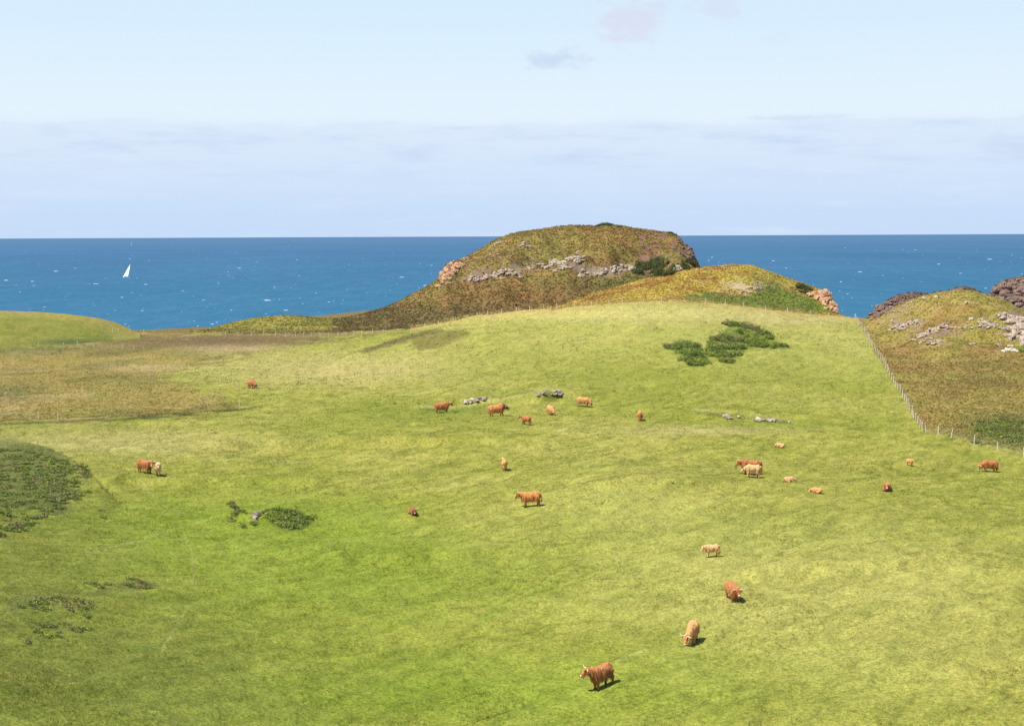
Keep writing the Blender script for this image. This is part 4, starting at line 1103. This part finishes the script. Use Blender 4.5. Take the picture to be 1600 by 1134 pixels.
def remeshed(name, bm, vox, mat, parent, fuzz=0.02, seed=0):
    bmesh.ops.recalc_face_normals(bm, faces=bm.faces)
    me = bpy.data.meshes.new(name); bm.to_mesh(me); bm.free()
    tmp = bpy.data.objects.new('tmp_' + name, me); C.objects.link(tmp)
    rm = tmp.modifiers.new('r', 'REMESH'); rm.mode = 'VOXEL'; rm.voxel_size = vox
    smd = tmp.modifiers.new('s', 'SMOOTH'); smd.factor = 0.5; smd.iterations = 4
    dg = bpy.context.evaluated_depsgraph_get()
    me2 = bpy.data.meshes.new_from_object(tmp.evaluated_get(dg)); me2.name = name
    bpy.data.objects.remove(tmp); bpy.data.meshes.remove(me)
    nv = len(me2.vertices); cs = np.empty(nv * 3, np.float32); me2.vertices.foreach_get('co', cs); cs = cs.reshape(-1, 3)
    ns = np.empty(nv * 3, np.float32); me2.vertex_normals.foreach_get('vector', ns); ns = ns.reshape(-1, 3)
    # shaggy surface: hanging locks, none below the knee
    k_ = fbm(cs[:, 0] * 11 + seed * 3.1, cs[:, 1] * 11 + cs[:, 2] * 3.0, 3, seed + 5) - 0.5
    cs2 = cs + ns * (k_ * fuzz * 2.4 * np.clip((cs[:, 2] - 0.15) / 0.4, 0.15, 1))[:, None]
    me2.vertices.foreach_set('co', cs2.ravel()); me2.update()
    me2.polygons.foreach_set('use_smooth', [True] * len(me2.polygons))
    me2.materials.clear(); me2.materials.append(mat)
    o = bpy.data.objects.new(name, me2); C.objects.link(o); o.parent = parent
    return o, cs2, ns


def rotz(p, piv, a):
    c_, s_ = math.cos(a), math.sin(a); x, y = p[0] - piv[0], p[1] - piv[1]
    return (piv[0] + c_ * x - s_ * y, piv[1] + s_ * x + c_ * y, p[2])


def animal(u, v, heading, coat_name, label, pose='stand', kind='cow', size=1.0, yaw=0.0, horns=None, head_h=0.0, stride=0.06, name=None, seed=0):
    """heading in degrees: 0 faces right, 180 left, -90 the camera, 90 away; yaw turns the head (positive to the animal's left)"""
    calf = kind == 'calf'
    if horns is None: horns = not calf
    bull = kind == 'bull'
    base = at(u, v)
    h = math.radians(heading)
    root = empty({'cow': 'highland_cow', 'calf': 'highland_calf', 'bull': 'highland_bull'}[kind], base, h, size)
    # sit the root at the middle of the feet, tilted a little with the slope
    e = 0.8
    gxp = (float(ground(base.x + e * math.cos(h), base.y + e * math.sin(h))) - float(ground(base.x - e * math.cos(h), base.y - e * math.sin(h)))) / (2 * e)
    root.rotation_euler = (0, -math.atan(gxp), h)
    tag(root, label, 'calf' if calf else ('bull' if bull else 'cow'))
    mat = COAT[coat_name]
    bw = 0.86 if calf else (1.08 if bull else 1.0)
    ll = 0.62 if calf else 0.47                       # belly height
    dz = -0.36 if (pose == 'lie' and not calf) else (-0.50 if pose == 'lie' else 0.0)
    tz = (0.86 if calf else 0.84) + dz
    bl = 0.82 if calf else 1.0
    bm = bmesh.new()
    dr = 0.90 if calf else 1.0
    ell(bm, (0.42 * bl, 0, tz - 0.01), (0.42 * bl, 0.32 * bw, 0.44 * dr)); ell(bm, (0, 0, tz - 0.02), (0.64 * bl, 0.36 * bw, 0.40 * dr))
    ell(bm, (-0.48 * bl, 0, tz + 0.04), (0.37 * bl, 0.32 * bw, 0.38 * dr))
    ell(bm, (-0.66 * bl, 0, tz + 0.12), (0.20, 0.22 * bw, 0.20 * dr))
    if bull: ell(bm, (0.52, 0, tz + 0.22), (0.40, 0.27, 0.30))
    # head and neck
    piv = (0.56 * bl, 0)
    ya = math.radians(yaw)
    if pose == 'graze':
        nb, mid_, poll, muz = (0.55 * bl, 0, tz + 0.10), (0.86 * bl, 0, tz - 0.08), (1.06 * bl, 0, 0.60), (1.20 * bl, 0, 0.18)
    elif pose == 'lie' and head_h < 0:
        nb, mid_, poll, muz = (0.5 * bl, 0, tz), (0.78 * bl, 0, 0.42), (0.95 * bl, 0, 0.40), (1.20 * bl, 0, 0.14)
    else:
        hz = tz + 0.30 + head_h
        nb, mid_, poll, muz = (0.55 * bl, 0, tz + 0.12), (0.80 * bl, 0, tz + 0.24 + head_h * .5), (0.98 * bl, 0, hz), (1.30 * bl, 0, hz - 0.26)
    mid_ = rotz(mid_, piv, ya * 0.5); poll = rotz(poll, piv, ya * 0.8); 
    pv, mv = Vector(poll), Vector(muz)
    mv = Vector(rotz(muz, piv, ya * 0.8)); mv = Vector(rotz(mv, (pv.x, pv.y), ya * 0.45))
    fwd = (mv - pv).normalized(); side = Vector((0, 0, 1)).cross(Vector((fwd.x, fwd.y, 0)).normalized()).normalized(); up = fwd.cross(side) * -1
    if up.z < 0 and pose != 'graze': up = -up
    up = side.cross(fwd) * -1 if side.cross(fwd).z < 0 else side.cross(fwd)
    nr = (0.19, 0.16, 0.135) if calf else ((0.30, 0.27, 0.19) if bull else (0.25, 0.21, 0.155))
    chain(bm, [nb, mid_, tuple(pv)], nr)
    hs = 0.95 if calf else 1.05
    chain(bm, [tuple(pv), tuple(pv.lerp(mv, .5)), tuple(mv)], (0.15 * hs, 0.125 * hs, 0.09 * hs))
    for s_ in (-1, 1):      # ears
        c_ = pv + side * s_ * 0.22 * hs + fwd * 0.02 - Vector((0, 0, 0.05))
        ell(bm, tuple(c_), (0.13 * hs, 0.045, 0.065), (0, 0.35 * s_, math.atan2(side.y, side.x)), 8)
    # legs
    hooves = []
    if pose != 'lie':
        for s_ in (-1, 1):
            st = stride * s_
            fx = 0.48 * bl; y_ = 0.165 * bw * s_
            chain(bm, [(fx, y_, tz - 0.15), (fx + st * .5, y_, 0.40), (fx + st, y_, 0.13)], (0.16 * dr, 0.095, 0.075))
            hooves.append((fx + st + 0.02, y_))
            hx = -0.58 * bl; y2 = 0.17 * bw * s_
            chain(bm, [(hx + .02, y2 * .9, tz - 0.02), (hx + 0.10, y2, tz - 0.30 * dr), (hx - 0.10 - st * .6, y2, 0.42), (hx - 0.04 - st, y2, 0.13)], (0.22 * dr, 0.165 * dr, 0.095, 0.073))
            hooves.append((hx - 0.02 - st, y2))
        for hx, hy in hooves: chain(bm, [(hx - .02, hy, 0.14), (hx, hy, 0.06)], (0.06, 0.062))
    else:
        for s_ in (-1, 1):
            chain(bm, [(0.40 * bl, 0.20 * s_ * bw, tz - .10), (0.68 * bl, 0.20 * s_, 0.10), (0.42 * bl, 0.24 * s_, 0.06)], (0.12, 0.07, 0.055)); hooves.append((0.36 * bl, 0.25 * s_))
            chain(bm, [(-0.48 * bl, 0.20 * s_ * bw, tz - .05), (-0.12 * bl, 0.32 * s_, 0.12), (-0.42 * bl, 0.36 * s_, 0.06)], (0.20 * dr, 0.11, 0.055)); hooves.append((-0.48 * bl, 0.37 * s_))
    body, cs, ns = remeshed('body', bm, 0.042, mat, root, 0.034 if calf else 0.050, seed)
    # hanging coat
    r = np.random.default_rng(seed + 900)
    ok = np.where((cs[:, 2] > (0.45 if pose != 'lie' else 0.12)) & (ns[:, 2] < 0.75))[0]
    nh = 420 if calf else 900
    pick = r.choice(ok, nh)
    p0 = cs[pick]; nn = ns[pick]
    tang = np.cross(nn, (0, 0, 1.0)); tang /= np.linalg.norm(tang, axis=1)[:, None] + 1e-6
    wl = r.uniform(0.012, 0.024, (nh, 1)); lenh = r.uniform(0.06, 0.17, (nh, 1)) * (0.7 if calf else 1.25)
    under = (nn[:, 2:3] < 0.0)
    lenh = np.where(under, lenh * 1.2, lenh)
    tip = p0 + nn * 0.035 + np.array([[0, 0, -1.0]]) * lenh + r.normal(0, 0.015, (nh, 3))
    tri = np.stack([p0 - tang * wl + nn * .004, p0 + tang * wl + nn * .004, tip], 1).reshape(-1, 3)
    mesh_obj('shaggy_hair', tri, np.arange(nh * 3).reshape(-1, 3), (mat,), None, root)
    # fringe over the brow
    nh = 40 if calf else 90
    fr_ = r.uniform(-1, 1, nh)[:, None] * np.array(side)[None] * 0.12 * hs
    b0 = np.array(pv)[None] + fr_ + np.array(up)[None] * 0.10 * hs
    t0_ = b0 + np.array(fwd)[None] * r.uniform(0.10, 0.24, (nh, 1)) + np.array(up)[None] * 0.045 + fr_ * .3
    sd_ = np.array(side)[None] * 0.016
    mesh_obj('fringe', np.stack([b0 - sd_, b0 + sd_, t0_], 1).reshape(-1, 3), np.arange(nh * 3).reshape(-1, 3), (mat,), None, root)
    # muzzle, eyes, horns, tail, hooves
    bm = bmesh.new(); ell(bm, tuple(mv + fwd * 0.035 * hs), (0.082 * hs, 0.088 * hs, 0.07 * hs), fwd.to_track_quat('X', 'Z').to_euler()); bm_obj('muzzle', bm, M_muz, root)
    for s_ in (-1, 1):
        bm = bmesh.new(); q = pv.lerp(mv, .33) + side * s_ * 0.125 * hs + up * 0.05; ell(bm, tuple(q), (0.028,) * 3, seg=8); bm_obj('eye', bm, M_eye, root)
        if horns:
            bm = bmesh.new(); b0 = pv + up * 0.06 + side * s_ * 0.10
            k_ = 1.0 if not bull else 1.15
            tube_bm(bm, [b0, b0 + side * s_ * 0.14 * k_ + up * .01, b0 + side * s_ * 0.27 * k_ + fwd * 0.06 + Vector((0, 0, .02)), b0 + side * s_ * 0.36 * k_ + fwd * 0.08 + Vector((0, 0, .08)), b0 + side * s_ * 0.40 * k_ + fwd * 0.07 + Vector((0, 0, .17))],
                    (0.034, 0.031, 0.026, 0.017, 0.005), 8)
            bm_obj('horn', bm, M_horn, root)
    bm = bmesh.new(); tx = -0.82 * bl
    if pose == 'lie':
        chain(bm, [(tx, 0, tz + .18), (tx - .08, 0.05, tz - .05), (tx - 0.05, 0.12, 0.08)], (0.05, 0.03, 0.05))
    else:
        chain(bm, [(tx, 0, tz + .22), (tx - .08, 0, tz + .05), (tx - .09, 0, tz - .25), (tx - .09, 0.01, 0.42), (tx - .08, 0.01, 0.28)], (0.055, 0.035, 0.028, 0.06, 0.02))
    bm_obj('tail', bm, mat, root)
    for hx, hy in hooves:
        bm = bmesh.new(); bmesh.ops.create_cone(bm, segments=10, radius1=0.075, radius2=0.062, depth=0.075, cap_ends=True, matrix=Matrix.Translation((hx + .01, hy, 0.03))); bm_obj('hoof', bm, M_hoof, root)
    return root


AN = [
    (941, 1073, 228, 'red', 'red shaggy cow with long horns standing lowest in the photo, facing left', dict(size=0.97, yaw=-30, stride=.08, head_h=.08)),
    (1082, 1003, -104, 'tan', 'pale tan cow grazing head down towards the camera below the red cow', dict(pose='graze', size=0.95, yaw=-30)),
    (1144, 938, -78, 'red', 'red cow walking towards the camera with its head up, right of the field middle', dict(size=0.93, yaw=0, head_h=-.12)),
    (1113, 870, 186, 'cream', 'small cream calf standing side on facing left above the walking red cow', dict(kind='calf', size=.74, yaw=20, head_h=-.1)),
    (830, 791, 181, 'ginger', 'large ginger cow standing side on in the field centre, facing left', dict(size=1.02, head_h=.02)),
    (788, 734, 97, 'tan', 'tan calf seen from behind above the large ginger cow', dict(kind='calf', size=.85, yaw=25, head_h=.05)),
    (645, 803, -75, 'dark', 'dark red calf lying down facing the camera in the left centre', dict(kind='calf', pose='lie', size=.85, yaw=0)),
    (226, 739, -28, 'red', 'red cow with its head turned to the camera on the left of the field', dict(size=1.06, yaw=-35, stride=.04)),
    (247, 742, -80, 'patch', 'cream calf with brown patches standing next to the red cow on the left', dict(kind='calf', size=.95, yaw=12)),
    (393, 607, -48, 'red', 'red cow grazing alone beside the marsh, furthest left of the far cattle', dict(pose='graze', size=1.06, yaw=10)),
    (691, 645, 2, 'red', 'red cow with raised horned head standing left of the pale boulder heap', dict(size=1.10, yaw=15)),
    (777, 650, 3, 'bull', 'heavy light brown bull with a dark head walking right', dict(kind='bull', size=1.18, head_h=-.22, stride=.12)),
    (822, 664, 150, 'red', 'reddish calf below and right of the bull looking left', dict(kind='calf', size=.92, yaw=20)),
    (860, 648, -70, 'tan', 'tan cow grazing towards the camera below the grassy stone mound', dict(pose='graze', size=.95, yaw=10)),
    (911, 635, -10, 'tan', 'pale tan cow grazing to the right, highest of the group near the stones', dict(pose='graze', size=1.0, yaw=-15)),
    (1000, 657, 86, 'ginger', 'ginger cow seen from behind standing alone left of the field ledge', dict(pose='graze', size=.98)),
    (1219, 699, 172, 'cream', 'cream calf lying alone just below the field ledge', dict(kind='calf', pose='lie', size=.68, head_h=-.1)),
    (1173, 741, 178, 'red', 'red cow standing right behind the cream calf, facing left', dict(size=1.12, head_h=-.1)),
    (1176, 746, 172, 'cream', 'large cream calf standing close in front of the red cow facing left', dict(kind='calf', size=1.0, head_h=-.35)),
    (1233, 753, 10, 'cream', 'cream calf lying flat right of the red cow and her calf', dict(kind='calf', pose='lie', size=.70, head_h=-1)),
    (1276, 770, 160, 'tan', 'little tan calf curled on the grass, lowest of the lying pale calves', dict(kind='calf', pose='lie', size=.66, yaw=30, head_h=-.1)),
    (1421, 727, -50, 'tan', 'small tan calf standing alone between the lying dark cow and the fence', dict(kind='calf', size=.55, yaw=-20)),
    (1386, 767, -110, 'red', 'dark red young cow lying down facing the camera at right', dict(kind='calf', pose='lie', size=1.05, yaw=10)),
    (1546, 737, 188, 'red', 'red brown cow grazing near the fence at the right edge', dict(pose='graze', size=.95)),
]
for i, (u, v, hd, ct, lb, kw) in enumerate(AN):
    animal(u, v, hd, ct, lb, seed=i, **kw)

# ------------------------------------------------------------------ sailing boats
M_sail = simple('sailcloth', (0.82, 0.81, 0.78), 0.7, 1.0, 0.06)
M_hull = simple('white_hull', (0.80, 0.80, 0.78), 0.35, 1.0, 0.05)
M_mast = simple('mast_alloy', (0.55, 0.57, 0.60), 0.4)
M_stripe = simple('dark_bottom', (0.06, 0.05, 0.06), 0.4)


def yacht(u, v, heading, heel, size, label):
    a, dz = ray(u, v); y = -CAM_H / float(dz)
    root = empty('sailing_yacht', (float(a) * y, y, 0), 0, size); root.rotation_euler = (heel, 0, 0); root.rotation_euler = (Matrix.Rotation(math.radians(heading), 3, 'Z') @ Matrix.Rotation(heel, 3, 'X')).to_euler()
    tag(root, label, 'yacht')
    bm = bmesh.new(); rings = []
    for i in range(11):
        s = i / 10; x = -4.6 + 9.6 * s; wd_ = 1.5 * math.sin(math.pi * min(1, 0.22 + 0.78 * s)) ** 0.7 if s < 1 else 0.04
        zt = 1.0 + 0.35 * s * s; rings.append([bm.verts.new((x + (0.3 if k in (0, 4) and i == 10 else 0), wd_ * q, zz)) for k, (q, zz) in enumerate(((-1, zt), (-.85, 0.35), (0, -0.45), (.85, 0.35), (1, zt)))])
    for r0, r1 in zip(rings, rings[1:]):
        for k in range(4): bm.faces.new((r0[k], r0[k + 1], r1[k + 1], r1[k]))
        bm.faces.new((r0[4], r0[0], r1[0], r1[4]))
    bm.faces.new(rings[0]); bm.faces.new(rings[-1][::-1])
    bm_obj('hull', bm, M_hull, root, False)
    bm = bmesh.new(); bmesh.ops.create_cube(bm, size=1, matrix=Matrix.Translation((0.2, 0, 1.32)) @ Matrix.Diagonal((3.6, 1.5, 0.5, 1))); bmesh.ops.bevel(bm, geom=bm.edges[:], offset=0.15, segments=2); bm_obj('cabin', bm, M_hull, root, False)
    bm = bmesh.new(); tube_bm(bm, [(0.9, 0, 1), (0.9, 0, 14.2)], (0.09, 0.06), 8); bm_obj('mast', bm, M_mast, root)
    bm = bmesh.new(); tube_bm(bm, [(0.9, 0, 2.0), (-3.4, 0.5, 2.0)], (0.07, 0.06), 8); bm_obj('boom', bm, M_mast, root)

    def sail(nm, foot0, foot1, head, belly):
        bm = bmesh.new(); n_ = 8; g = []
        for i in range(n_ + 1):
            t_ = i / n_; row = []
            for j in range(n_ + 1):
                s = j / n_; p = Vector(foot0).lerp(Vector(foot1), s).lerp(Vector(head), t_)
                p.y += belly * math.sin(math.pi * s) * (1 - t_) * (0.6 + t_)
                row.append(bm.verts.new(p))
            g.append(row)
        for i in range(n_):
            for j in range(n_): bm.faces.new((g[i][j], g[i][j + 1], g[i + 1][j + 1], g[i + 1][j]))
        bmesh.ops.remove_doubles(bm, verts=bm.verts, dist=0.001)
        bmesh.ops.solidify(bm, geom=bm.faces[:], thickness=0.03)
        bm_obj(nm, bm, M_sail, root)
    sail('mainsail', (0.8, 0, 2.1), (-3.4, 0.5, 2.1), (0.8, 0, 13.9), 0.6)
    sail('jib', (4.7, 0, 1.5), (0.3, 0.7, 1.7), (1.05, 0, 12.4), 0.7)


yacht(197, 433, 138, math.radians(24), 1.12, 'white yacht heeling under full sail on the sea at left')
yacht(205, 383.5, 100, math.radians(8), 1.5, 'tiny distant yacht near the horizon above the larger yacht')
